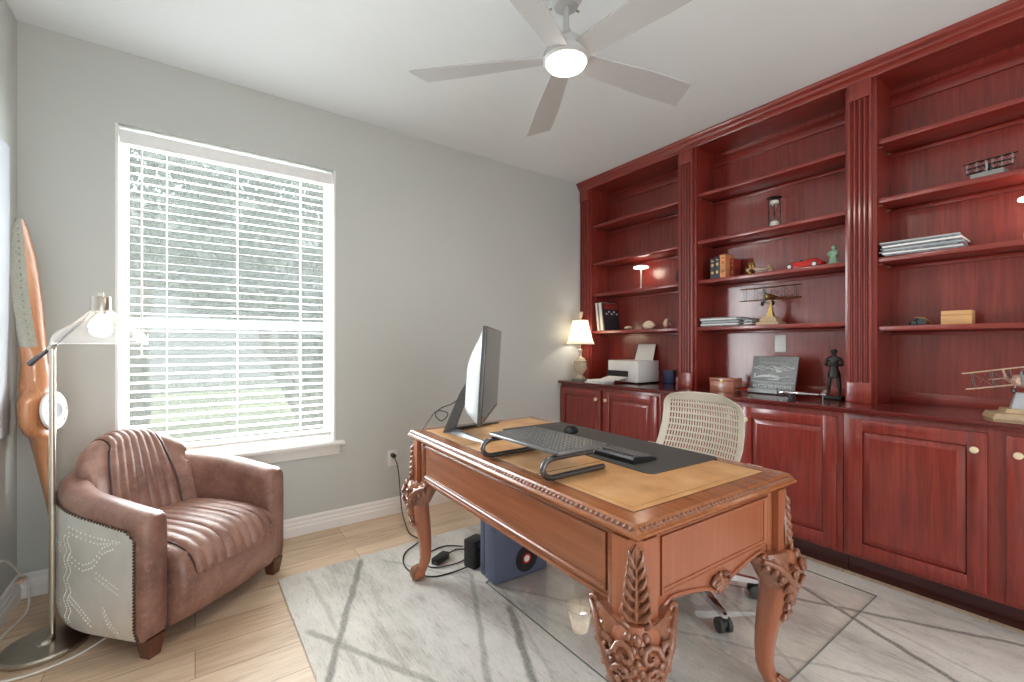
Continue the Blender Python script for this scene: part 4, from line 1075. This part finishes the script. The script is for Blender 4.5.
MB().loft([[(.085, -.135, .18), (.085, .06, .18), (.14, .055, .335), (.14, -.13, .335)], [(.087, -.135, .18), (.087, .06, .18), (.142, .055, .335), (.142, -.13, .335)]]).build('paper_sheet', 'paper', pn, 0)
for i, (px, py, z, rz) in enumerate(((2.825, 2.66, CT, .1), (2.82, 2.64, CT+.0152, -.15))):
    o = place(MB().box(-.07, -.10, .0003, .07, .10, .015, .001).build('paper_stack', 'paper'), (px, py, z), rz)
    tag(o, ('white papers lying flat on the worktop in front of the printer', 'tilted white papers topmost of the pile before the printer')[i], 'papers', 'papers before the printer')
o = place(MB().box(-.004, -.05, 0, .022, .05, .115, .006).build('phone_pouch', 'bookdark'), (3.245, 2.27, CT), .2)
M['navy'] = plain('navy_pouch', S(36, 44, 84), .5); o.data.materials[0] = M['navy']
tag(o, 'small navy pouch standing right of the printer', 'pouch')

# ------------------------------------------------------------------ shelf things: bay 1
def led_lamp(label, loc):
    r = thing('led_lamp', label, 'lamp', loc, 0, 'small mushroom lamps on the shelves')
    MB().lathe([(.034, 0), (.036, .004), (.034, .010), (.008, .014)], 24).build('base', 'offwhite', r)
    MB().cyl((0, 0, .012), (0, 0, .188), .0065, n=12).build('stem', 'offwhite', r)
    MB().lathe([(.06, .186), (.064, .188), (.062, .197), (.03, .206), (.001, .208)], 28).build('lamp_head', 'led', r)
    light('led_glow', 'POINT', (loc[0]+.02, loc[1], loc[2]+.165), 1.1, (1, .86, .68), shadow_soft_size=.05)
    return r
led_lamp('small lit mushroom lamp on the shelf above the magazines', (3.15, 2.475, 1.697))
led_lamp('small lit mushroom lamp at the right edge above the papers', (3.12, .243, 1.695))
o = place(MB().tube([(0, .02*math.cos(t_/8*3.6-1.8)+.0, .068-.06*math.sin(t_/8*3.6-1.8)) for t_ in range(9)], [.003, .008, .010, .011, .011, .011, .010, .008, .003], 8).build('curved_ornament', 'bronze'), (3.16, 2.105, 1.697))
tag(o, 'dark curved ornament on the shelf beside the printer bay pilaster', 'ornament')
zS = 1.349
mg = [('paper', 'white magazine leaning at the left end of the row above the printer', .022, .262), ('greypaper', 'grey white magazine second from the left of the leaning row', .020, .258),
      ('paper', 'thick white magazine third in the leaning row above the printer', .026, .262), ('shellpink', 'pink edged magazine fourth in the leaning row above the printer', .008, .264), ('bookdark', 'dark magazine with a red top band, rightmost of the leaning row', .016, .258)]
yy = 2.912
for mt, lab, th, h in mg:
    r = thing('magazine', lab, 'magazine', (3.072, yy-th, zS), 0, 'magazines leaning on the shelf above the printer')
    lean_ = .03
    b = MB(); b.loft([[(0, 0, .0003), (.205, 0, .0003), (.205, th-.0006, .0003), (0, th-.0006, .0003)], [(0, lean_, h), (.205, lean_, h), (.205, lean_+th-.0006, h), (0, lean_+th-.0006, h)]])
    b.build('cover', mt, r, 0)
    if mt == 'bookdark':
        b = MB(); e_ = .0008; f = lambda x, z: (x, lean_*z/h-e_, z)
        b.loft([[f(.01, .20), f(.20, .20), f(.20, .252), f(.01, .252)], [(p[0], p[1]+.0006, p[2]) for p in [f(.01, .20), f(.20, .20), f(.20, .252), f(.01, .252)]]]); b.build('red_band', 'bookred', r, 0)
        b = MB()
        for q in range(5): x_ = .03+q*.035; z_ = .15+.02*(q % 2); b.loft([[f(x_, z_), f(x_+.02, z_), f(x_+.02, z_+.014), f(x_, z_+.014)], [(p[0], p[1]+.0006, p[2]) for p in [f(x_, z_), f(x_+.02, z_), f(x_+.02, z_+.014), f(x_, z_+.014)]]])
        b.build('cover_print', 'paper', r, 0)
    yy -= th+.0004
def shell_spiral(name, mat, label, loc, r0, turns, rz, sq=1.0):
    b = MB(); n = 34; pts = []; rad = []
    for k in range(n):
        t = k/(n-1); a = t*turns*2*PI; rr = r0*(1-.86*t); pts.append((rr*.8*math.cos(a), .9*r0*t*sq-r0*.3, r0*1.05+rr*.8*math.sin(a))); rad.append(max(.002, r0*.50*(1-.85*t)))
    zmin = min(p[2]-q for p, q in zip(pts, rad)); pts = [(p[0], p[1], p[2]-zmin) for p in pts]
    b.tube(pts, rad, 10); o = place(b.build(name, mat), loc, rz); return tag(o, label, 'seashell', 'seashells on the shelf above the printer')
o = place(MB().ball((0, 0, .018), .045, 1.15, .75, .40, 18, 10).ball((.02, 0, .026), .02, 1, 1, .6).build('seashell', 'shell'), (3.15, 2.61, zS), .3)
tag(o, 'flat small seashell next to the dark magazine', 'seashell', 'seashells on the shelf above the printer')
b = MB()
for k in range(9):
    a = -1.1+k*.275; b.tube([(0, 0, .004), (.0, .035*math.sin(a), .008+.04*math.cos(a)), (.0, .062*math.sin(a), .006+.068*math.cos(a))], [.006, .012, .007], 7)
b.ball((0, 0, .02), .03, .8, 1.5, .66)
o = place(b.build('seashell', 'shell'), (3.15, 2.395, zS), .2); tag(o, 'largest ribbed seashell in the middle of the shell row', 'seashell', 'seashells on the shelf above the printer')
shell_spiral('seashell', 'shellpink', 'round spiral seashell at the right end of the shell row', (3.14, 2.215, zS), .04, 2.6, .3)

# ------------------------------------------------------------------ bay 2
zs1, zs2, zs3, zs4 = SH[1]
hg = thing('hourglass', 'hourglass with white sand in a dark metal frame', 'hourglass', (3.15, 1.385, zs2))
b = MB()
for z in (.003, .205): b.lathe([(.042, z-.003), (.046, z), (.042, z+.003)], 20)
for k in range(3): a = k*2.09+.4; b.cyl((.038*math.cos(a), .038*math.sin(a), .003), (.038*math.cos(a), .038*math.sin(a), .205), .0032, n=8); b.ball((.038*math.cos(a), .038*math.sin(a), .104), .006)
b.tube([(.046*math.cos(.1*k)+.0, -.056-.012*math.sin(.6*k), .204) for k in range(8)], .002, 5)
b.build('frame', 'bronze', hg)
MB().lathe([(.008, .008), (.030, .015), (.034, .045), (.025, .08), (.005, .104), (.025, .128), (.034, .163), (.030, .193), (.008, .2)], 24).build('glass_bulb', 'clear', hg)
MB().lathe([(.027, .0155), (.030, .03), (.026, .045), (.001, .056)], 20).build('sand', 'sand', hg)
MB().lathe([(.026, .165), (.028, .175), (.024, .186), (.001, .19)], 20).build('upper_sand', 'sand', hg)
bk_ = [('bookdark', .036, .150, 'dark thick book at the left end of the shelf above the biplane', .11), ('bookdark', .034, .158, 'dark blue book between the black one and the orange one', .115), ('booktan', .046, .168, 'thick orange paperback beside the small brass biplane', .115), ('bookred', .030, .140, 'plain red brown book behind the orange paperback', .10)]
M['navybook'] = plain('navy_book_cloth', S(40, 46, 70), .5, var=.3)
yy = 1.802
for i, (mt, th, h, lab, dp) in enumerate(bk_):
    xo = 3.085 if i < 3 else 3.14
    r = thing('book', lab, 'book', (xo, yy-th, zs3), 0, 'thick books on the red car shelf')
    mt = 'navybook' if i == 1 else mt
    b = MB(); b.box(0, 0, .0003, dp, .003, h, .001, 1); b.box(0, th-.0035, .0003, dp, th-.0005, h, .001, 1); b.box(0, 0, .0003, .004, th-.0005, h, .001, 1); b.build('cover', mt, r)
    MB().box(.004, .003, .004, dp-.004, th-.0035, h-.004).build('pages', 'paper' if i < 3 else 'shell', r, 0)
    b = MB()
    for z_ in (.25, .32, .62, .68, .85): b.box(-.0006, th*.25, h*z_, .0004, th*.75, h*z_+.006)
    b.build('spine_print', 'gold' if i != 2 else 'bookred', r, 0)
    yy -= th+.001

def biplane(name, label, loc, rz, sc_, mats, nwings=2, base=None, tail=True, cat='model plane', group=None, span=.4, tilt=0, fus=1):
    """nose points local +X, wings along Y; mats = wing, body, strut"""
    r = thing(name, label, cat, loc, rz, group); zb = 0
    mw_, mb_, ms_ = mats
    if base: zb = base(r)
    G = .085*span/.4
    ch = .062*span/.4
    k = span/.4
    T = Matrix.Translation((0, 0, zb)) @ Matrix.Rotation(tilt, 4, 'X')
    zl = .028*k
    for w in range(nwings):
        z = zl+w*G*(1 if nwings == 2 else .62); sp = span/2*(1 if nwings == 2 else .86+.07*w); R = []
        for i in range(13):
            t = -1+2*i/12; e = math.sqrt(max(.04, 1-abs(t)**6)); c = ch/2*e
            R.append([(c*.9+.02*k, t*sp, z-.001*k), (c*.3+.02*k, t*sp, z+.0045*k), (-c+.02*k, t*sp, z+.001*k), (-c+.02*k, t*sp, z-.0015*k)])
        b = MB(); b.M = T; b.loft(R); b.build('wing', mw_, r, 40)
    ztop = zl+(G if nwings == 2 else 2*.62*G)
    b = MB(); b.M = T
    for t in (-.82, -.45, -.12, .12, .45, .82):
        for dx in (.035*k, 0): b.cyl((dx, t*span/2, zl), (dx+.006*k, t*span/2, ztop), .0014*k+.0004, n=6)
    for t0, t1 in ((-.82, -.45), (.45, .82), (-.45, -.12), (.12, .45)):
        b.cyl((.02*k, t0*span/2, zl), (.02*k, t1*span/2, ztop), .0007*k+.0003, n=5); b.cyl((.02*k, t1*span/2, zl), (.02*k, t0*span/2, ztop), .0007*k+.0003, n=5)
    split_build(b, 'strut', ms_, r)
    b = MB(); b.M = T; zc = zl+.018*k; R = []
    for x, h in ((.085, .008), (.08, .016), (.06, .020), (.02, .020), (-.03, .018), (-.10, .011), (-.17, .006)):
        R.append([(x*k, h*fus*k*math.cos(a), zc+h*fus*k*1.1*math.sin(a)) for a in [2*PI*q/12 for q in range(12)]])
    b.loft(R); b.build('fuselage', mb_, r, 50)
    if tail:
        b = MB(); b.M = T
        b.loft([[(-.175*k, t*.065*k, zc+.002*k), (-.14*k, t*.05*k, zc+.002*k), (-.14*k, t*.05*k, zc+.005*k), (-.175*k, t*.065*k, zc+.005*k)] for t in (-1, 0, 1)])
        b.prism([(-.185*k, zc), (-.145*k, zc), (-.155*k, zc+.045*k), (-.18*k, zc+.05*k)], 'y', -.0015*k, .0015*k)
        b.build('tail', mw_, r, 30)
    b = MB(); b.M = T
    for s in (-1, 1):
        b.tube([(.045*k, s*.035*k-.004*k, zc-.045*k), (.045*k, s*.035*k+.004*k, zc-.045*k)], [.016*k, .016*k], 16)
        b.cyl((.05*k, s*.012*k, zc-.01*k), (.045*k, s*.035*k, zc-.045*k), .0018*k+.0003, n=6)
    b.cyl((.045*k, -.035*k, zc-.045*k), (.045*k, .035*k, zc-.045*k), .0015*k+.0003, n=6)
    b.build('wheel', ms_, r)
    b = MB(); b.M = T; b.loft([[(.088*k, -.004*k+q*.0, zc-.05*k), (.088*k, .004*k, zc-.05*k), (.091*k, .004*k, zc-.05*k), (.091*k, -.004*k, zc-.05*k)], [(.088*k, -.007*k, zc), (.088*k, .007*k, zc), (.092*k, .007*k, zc), (.092*k, -.007*k, zc)], [(.088*k, -.004*k, zc+.05*k), (.088*k, .004*k, zc+.05*k), (.091*k, .004*k, zc+.05*k), (.091*k, -.004*k, zc+.05*k)]])
    b.build('prop', ms_, r)
    return r
def stand_base(r):
    b = MB(); b.loft([rectat(.06, .072, 0), rectat(.058, .070, .02), rectat(.046, .055, .024), rectat(.042, .05, .045), rectat(.036, .042, .048), rectat(.036, .042, .056)])
    b.build('stand_base', 'tan', r, 20)
    b = MB(); b.loft([rectat(.018, .022, .056), rectat(.006, .008, .125), rectat(.005, .006, .168)]); b.build('stand_post', 'gold', r)
    return .145
def rectat(hx, hy, z): return [(-hx, -hy, z), (hx, -hy, z), (hx, hy, z), (-hx, hy, z)]
biplane('biplane_model', 'skeletal brass biplane model on a carved wooden stand', (3.17, 1.418, zs4), PI, 1, ('gold', 'gold', 'bronze'), base=stand_base, span=.39)
def no_base(h):
    return lambda r: h
biplane('small_biplane', 'small pale brass biplane model beside the orange book', (3.15, 1.52, zs3), PI*.62, 1, ('gold', 'shell', 'gold'), base=no_base(.014), span=.215)
# red racing car
rcar = thing('toy_car', 'red model racing car on the middle bay shelf', 'model car', (3.15, 1.205, zs3), 0, None)
b = MB(); R = []
for y, h0, h1, w in ((-.112, .020, .030, .018), (-.10, .012, .038, .036), (-.06, .010, .045, .040), (-.02, .010, .048, .040), (.03, .010, .047, .040), (.075, .012, .042, .036), (.10, .014, .032, .030), (.114, .018, .026, .016)):
    R.append([(-w, y, h0), (w, y, h0), (w*1.02, y, (h0+h1)/2), (w*.75, y, h1), (-w*.75, y, h1), (-w*1.02, y, (h0+h1)/2)])
b.loft(R); b.ball((0, -.045, .046), .026, .8, 1.4, .6)
b.build('car_body', 'red', rcar, 50)
MB().box(-.022, -.02, .046, .022, .022, .0492, .001).build('cockpit', 'black', rcar)
for s in (-1, 1):
    for y in (-.068, .072):
        w_ = MB().tube([(s*.028, y, .0192), (s*.042, y, .0192)], [.019, .019], 18).build('wheel', 'black', rcar)
        MB().tube([(s*.0422, y, .0192), (s*.0435, y, .0192)], [.011, .011], 14).build('hubcap', 'paper', w_)
b = MB(); b.loft([[(-.026, .024, .048), (.026, .024, .048), (.026, .026, .048), (-.026, .026, .048)], [(-.02, .014, .062), (.02, .014, .062), (.02, .016, .062), (-.02, .016, .062)]]); b.build('windscreen', 'chrome', rcar)
o = place(MB().lathe([(.018, 0), (.022, .004), (.012, .016), (.016, .022), (.001, .034)], 10).build('small_ornament', 'tan'), (3.13, 1.40, zs3)); tag(o, 'tiny tan ornament left of the red model car', 'ornament')
gs = thing('green_figurine', 'green patina robed figurine at the right end of the car shelf', 'figurine', (3.13, 1.04, zs3))
MB().box(-.022, -.026, 0, .022, .026, .012, .003).build('plinth', 'verdigris', gs)
b = MB(); b.lathe([(.021, .012), (.022, .03), (.018, .05), (.019, .07), (.021, .08), (.012, .088), (.006, .092), (.011, .098), (.0125, .106), (.008, .116), (.001, .119)], 16)
b.tube([(-.004, -.018, .08), (-.018, -.024, .062), (-.022, -.010, .050)], [.008, .007, .006], 8); b.tube([(-.002, .018, .08), (-.008, .027, .066), (-.018, .018, .056)], [.008, .007, .006], 8)
for k in range(8): a = 2*PI*k/8; b.tube([(.022*math.cos(a), .022*math.sin(a), .013), (.018*math.cos(a), .018*math.sin(a), .05)], [.004, .002], 5)
b.build('body', 'verdigris', gs, 60)
def stack(name, loc, rz, dims, sheets, label, group):
    r = thing(name, label, 'papers', loc, rz, group); rr = random.Random(sheets*7+int(loc[1]*100)); z = .0003
    for k in range(sheets):
        th = dims[2]/sheets; dx, dy, a = rr.uniform(-.008, .008), rr.uniform(-.012, .012), rr.uniform(-.06, .06)
        b = MB(); b.at((dx, dy, z), rz=a); b.box(-dims[0]/2, -dims[1]/2, 0, dims[0]/2, dims[1]/2, th-.0006, .0006, 1); b.build('sheet', ('greypaper', 'paper', 'greypaper', 'mgrey')[k % 4], r); z += th
    return r
stack('magazine_stack', (3.165, 1.735, zs4), .03, (.20, .27, .066), 7, 'stack of pale magazines left of the brass biplane stand', None)
stack('booklet_stack', (3.17, 1.538, zs4), -.05, (.17, .055, .046), 5, 'thin grey booklets between the magazine stack and the biplane stand', None)
outlet('back_outlet', 'white outlet plate on the bookcase back above the relief plaque', (3.285, 1.405, 1.225), PI/2)
wb = thing('wooden_box', 'red brown wooden keepsake box on the worktop behind the chair', 'box', (3.03, 1.655, CT), .0)
MB().box(-.055, -.085, 0, .055, .085, .075, .003).build('body', 'boxwood', wb)
MB().box(-.058, -.088, .0755, .058, .088, .097, .003).build('lid', 'boxwood', wb)
MB().box(-.0585, -.012, .062, -.0545, .012, .086, .001).build('clasp', 'gold', wb)
# red toy plane
biplane('red_toy_plane', 'small red toy plane between the wooden box and the plaque', (3.03, 1.545, CT), PI*.5, 1, ('tan', 'red', 'bronze'), base=no_base(.010), span=.125)
# plaque
pl = thing('relief_plaque', 'grey metal relief plaque of a fighter plane leaning on the bookcase back', 'plaque', (3.09, 1.385, CT), 0)
tl_ = Matrix.Rotation(math.radians(17), 4, 'Y')
b = MB(); b.M = tl_; b.box(0, -.142, .026, .012, .142, .262, .002); b.build('plate', 'pewterdark', pl)
b = MB(); b.M = tl_; b.box(-.012, -.145, .004, .02, .145, .030, .003); b.build('ledge', 'mgrey', pl)
b = MB(); b.M = tl_
yz = lambda y, z, o=.004: (-o, -y*.9, z)
b.tube([yz(-.13, .108), yz(-.08, .118), yz(-.02, .122, .007), yz(.03, .118, .006), yz(.055, .110)], [.004, .010, .014, .013, .005], 8, flat=1)
b.tube([yz(-.128, .11), yz(-.128, .142)], [.009, .004], 6)
b.tube([yz(-.03, .10, .006), yz(.05, .10, .006)], [.005, .009], 6)
b.tube([yz(.055, .112), yz(.10, .122), yz(.145, .124)], [.006, .005, .003], 6)
for q in range(3): b.tube([yz(-.145+.015*k, .172+.008*q+.006*math.sin(k*1.1+q*2), .001) for k in range(20)], .003, 5)
for q in range(9):                                             # raised script along the top
    y_ = -.09+q*.025; b.tube([yz(y_-.010, .205-.001*q), yz(y_, .228-.001*q), yz(y_+.002, .208-.001*q), yz(y_+.012, .224-.001*q)], .0026, 5)
b.tube([yz(.0, .19), yz(.02, .175), yz(.035, .165)], [.004, .005, .003], 6); b.ball(yz(.04, .158, .003), .013, .4, 1.6, .8); b.tube([yz(-.15+.02*k, .082+.003*math.sin(k), .001) for k in range(16)], .0025, 5)
b.build('relief', 'pewter', pl, 60)
cu = bpy.data.curves.new('lettering', 'FONT'); cu.body = 'BATTLE OF BRITAIN'; cu.size = .027; cu.extrude = .003; cu.align_x = 'CENTER'
to = bpy.data.objects.new('lettering', cu); C.objects.link(to); dg_ = bpy.context.evaluated_depsgraph_get()
me = bpy.data.meshes.new_from_object(to.evaluated_get(dg_)); bpy.data.objects.remove(to)
me.materials.clear(); me.materials.append(M['pewter'])
me.transform(tl_ @ Matrix(((0, 0, -1, -.0012), (-1, 0, 0, 0), (0, 1, 0, .044), (0, 0, 0, 1))))
lo = bpy.data.objects.new('lettering', me); C.objects.link(lo); lo.parent = pl
# silver plane lying on the worktop
sp_ = thing('silver_plane', 'polished metal model plane lying in front of the bronze figurine', 'model plane', (2.98, 1.165, CT), math.radians(98))
b = MB(); R = []
for x, h in ((.12, .004), (.11, .010), (.07, .014), (.0, .013), (-.08, .008), (-.13, .004)): R.append([(x, h*math.cos(a), .032+h*math.sin(a)) for a in [2*PI*q/12 for q in range(12)]])
b.loft(R); b.build('fuselage', 'chrome', sp_, 50)
b = MB(); b.loft([[(.06, t*.11, .028+.008*abs(t)), (.01, t*.11, .027+.008*abs(t)), (.01, t*.11, .030+.008*abs(t)), (.06-.02*abs(t), t*.11, .031+.008*abs(t))] for t in (-1, -.5, 0, .5, 1)]); b.loft([[(-.10, t*.04, .034), (-.125, t*.04, .034), (-.125, t*.04, .036), (-.10, t*.04, .036)] for t in (-1, 0, 1)]); b.prism([(-.13, .034), (-.10, .034), (-.12, .062), (-.135, .062)], 'y', -.0015, .0015)
b.build('wing', 'chrome', sp_, 40)
b = MB()
for s in (-1, 1): b.tube([(.045, s*.04-.004, .011), (.045, s*.04+.004, .011)], .011, 12); b.cyl((.045, s*.04, .011), (.045, s*.04, .03), .002, n=6)
b.cyl((-.115, 0, .0), (-.115, 0, .03), .003, n=6)
b.build('wheel', 'gunmetal', sp_)
MB().loft([[(.121, -.003, -.0+.005), (.121, .003, .005), (.124, .003, .005), (.124, -.003, .005)], [(.121, -.005, .032), (.121, .005, .032), (.124, .005, .032), (.124, -.005, .032)], [(.121, -.003, .06), (.121, .003, .06), (.124, .003, .06), (.124, -.003, .06)]]).build('prop', 'gunmetal', sp_)
# bronze pilot figurine: one skinned body, jacket worn
fg = thing('pilot_figurine', 'dark bronze standing pilot figurine with folded arms on the worktop', 'figurine', (3.12, 1.035, CT), math.radians(90))
MB().box(-.05, -.042, 0, .05, .042, .022, .004).build('plinth', 'bronze', fg)
def skinned(name, verts, edges_, radii, mat, parent, root=0):
    me = bpy.data.meshes.new(name); me.from_pydata(verts, edges_, []); me.materials.append(M[mat])
    o = bpy.data.objects.new(name, me); C.objects.link(o); o.parent = parent
    sm = o.modifiers.new('skin', 'SKIN'); sm.use_smooth_shade = True
    for i, r_ in enumerate(radii):
        sv = me.skin_vertices[0].data[i]; sv.radius = (r_, r_) if not isinstance(r_, tuple) else r_; sv.use_root = (i == root)
    ss = o.modifiers.new('subdivision', 'SUBSURF'); ss.levels = 1; ss.render_levels = 2
    return o
z0_ = .022
V = [(0, 0, .155), (0, 0, .185), (0, 0, .222), (0, 0, .248), (0, .002, .262), (0, .004, .280), (0, .002, .293),
     (.020, 0, .146), (.026, .003, .090), (.029, -.002, .040), (.030, .016, .027),
     (-.020, 0, .146), (-.026, .003, .090), (-.029, -.002, .040), (-.030, .016, .027),
     (.034, 0, .240), (.044, .002, .205), (.020, .034, .202), (-.012, .036, .210),
     (-.034, 0, .240), (-.044, .002, .205), (-.020, .032, .212), (.012, .038, .216)]
E_ = [(0, 1), (1, 2), (2, 3), (3, 4), (4, 5), (5, 6), (0, 7), (7, 8), (8, 9), (9, 10), (0, 11), (11, 12), (12, 13), (13, 14), (3, 15), (15, 16), (16, 17), (17, 18), (3, 19), (19, 20), (20, 21), (21, 22)]
Rr = [r_*.86 for r_ in [.026, .025, .028, .022, .009, .015, .010, .017, .0135, .010, .007, .017, .0135, .010, .007, .013, .0105, .009, .007, .013, .0105, .009, .007]]
skinned('body', V, E_, Rr, 'bronze', fg)
b = MB(); b.lathe([(.030, .128), (.033, .15), (.029, .168)], 16, sy=.85); b.build('jacket_hem', 'bronze', fg)
MB().ball((0, .001, .288), .0175, 1, 1.05, .8).build('flying_cap', 'bronze', fg)
# ------------------------------------------------------------------ bay 3
t1, t2, t3, t4 = SH[2]
def slab_base(r):
    MB().box(-.045, -.057, 0, .045, .057, .034, .002).build('display_base', 'stonebase', r)
    MB().box(-.0458, -.018, .008, -.0448, .018, .016).build('name_plate', 'black', r, 0)
    MB().cyl((0, 0, .034), (0, 0, .062), .003, n=8).build('stand_post', 'black', r)
    return .036
biplane('triplane_model', 'dark triple winged model plane on a grey display block', (3.15, .398, t2), PI*.96, 1, ('black', 'black', 'mgrey'), nwings=3, base=slab_base, span=.19)
stack('paper_stack', (3.155, .64, t3), .04, (.2, .31, .075), 8, 'untidy stack of papers on the right bay shelf', None)
o = place(MB().box(-.006, -.02, 0, .006, .02, .04, .002).build('brass_frame', 'gold'), (3.13, .268, t3)); tag(o, 'tiny brass plate standing below the right edge lamp', 'ornament')
en = thing('toy_cannon', 'small dark metal cannon model with a pale barrel left of the pine box', 'model', (3.14, .655, t4), math.radians(115))
b = MB()
for s in (-1, 1): b.tube([(-.004, s*.018-.004, .019), (-.004, s*.018+.004, .019)], [.019, .019], 16); b.tube([(.026, s*.014-.003, .013), (.026, s*.014+.003, .013)], [.013, .013], 14)
b.box(-.02, -.013, .012, .03, .013, .026, .004); b.ball((.012, 0, .032), .012)
b.build('carriage', 'black', en)
MB().tube([(.016, 0, .042), (-.02, 0, .038), (-.045, 0, .018), (-.058, 0, .004)], [.006, .0055, .004, .004], 10).build('barrel', 'gold', en)
pb = thing('pine_box', 'plain light pine box on the right bay shelf', 'box', (3.14, .508, t4))
MB().box(-.04, -.056, 0, .04, .056, .046, .002).build('body', 'pine', pb)
MB().box(-.04, -.056, .0465, .04, .056, .070, .002).build('lid', 'pine', pb)
def tan_base(r):
    b = MB(); b.loft([rectat(.075, .10, 0), rectat(.070, .09, .024), rectat(.05, .055, .028), rectat(.045, .05, .044)])
    for k in range(5): b.ball((-.072, -.07+.035*k, .012), .008, .5, 1.6, 1)
    b.build('stand_base', 'tan', r, 20)
    b = MB(); b.loft([rectat(.016, .028, .044), rectat(.010, .012, .115)]); b.build('stand_post', 'mgrey', r)
    return .13
biplane('pink_biplane', 'pale pink biplane model on a carved base at the right edge', (2.96, .285, CT), math.radians(200), 1, ('shell', 'shellpink', 'gunmetal'), base=tan_base, span=.34, tilt=math.radians(11), fus=1.45)
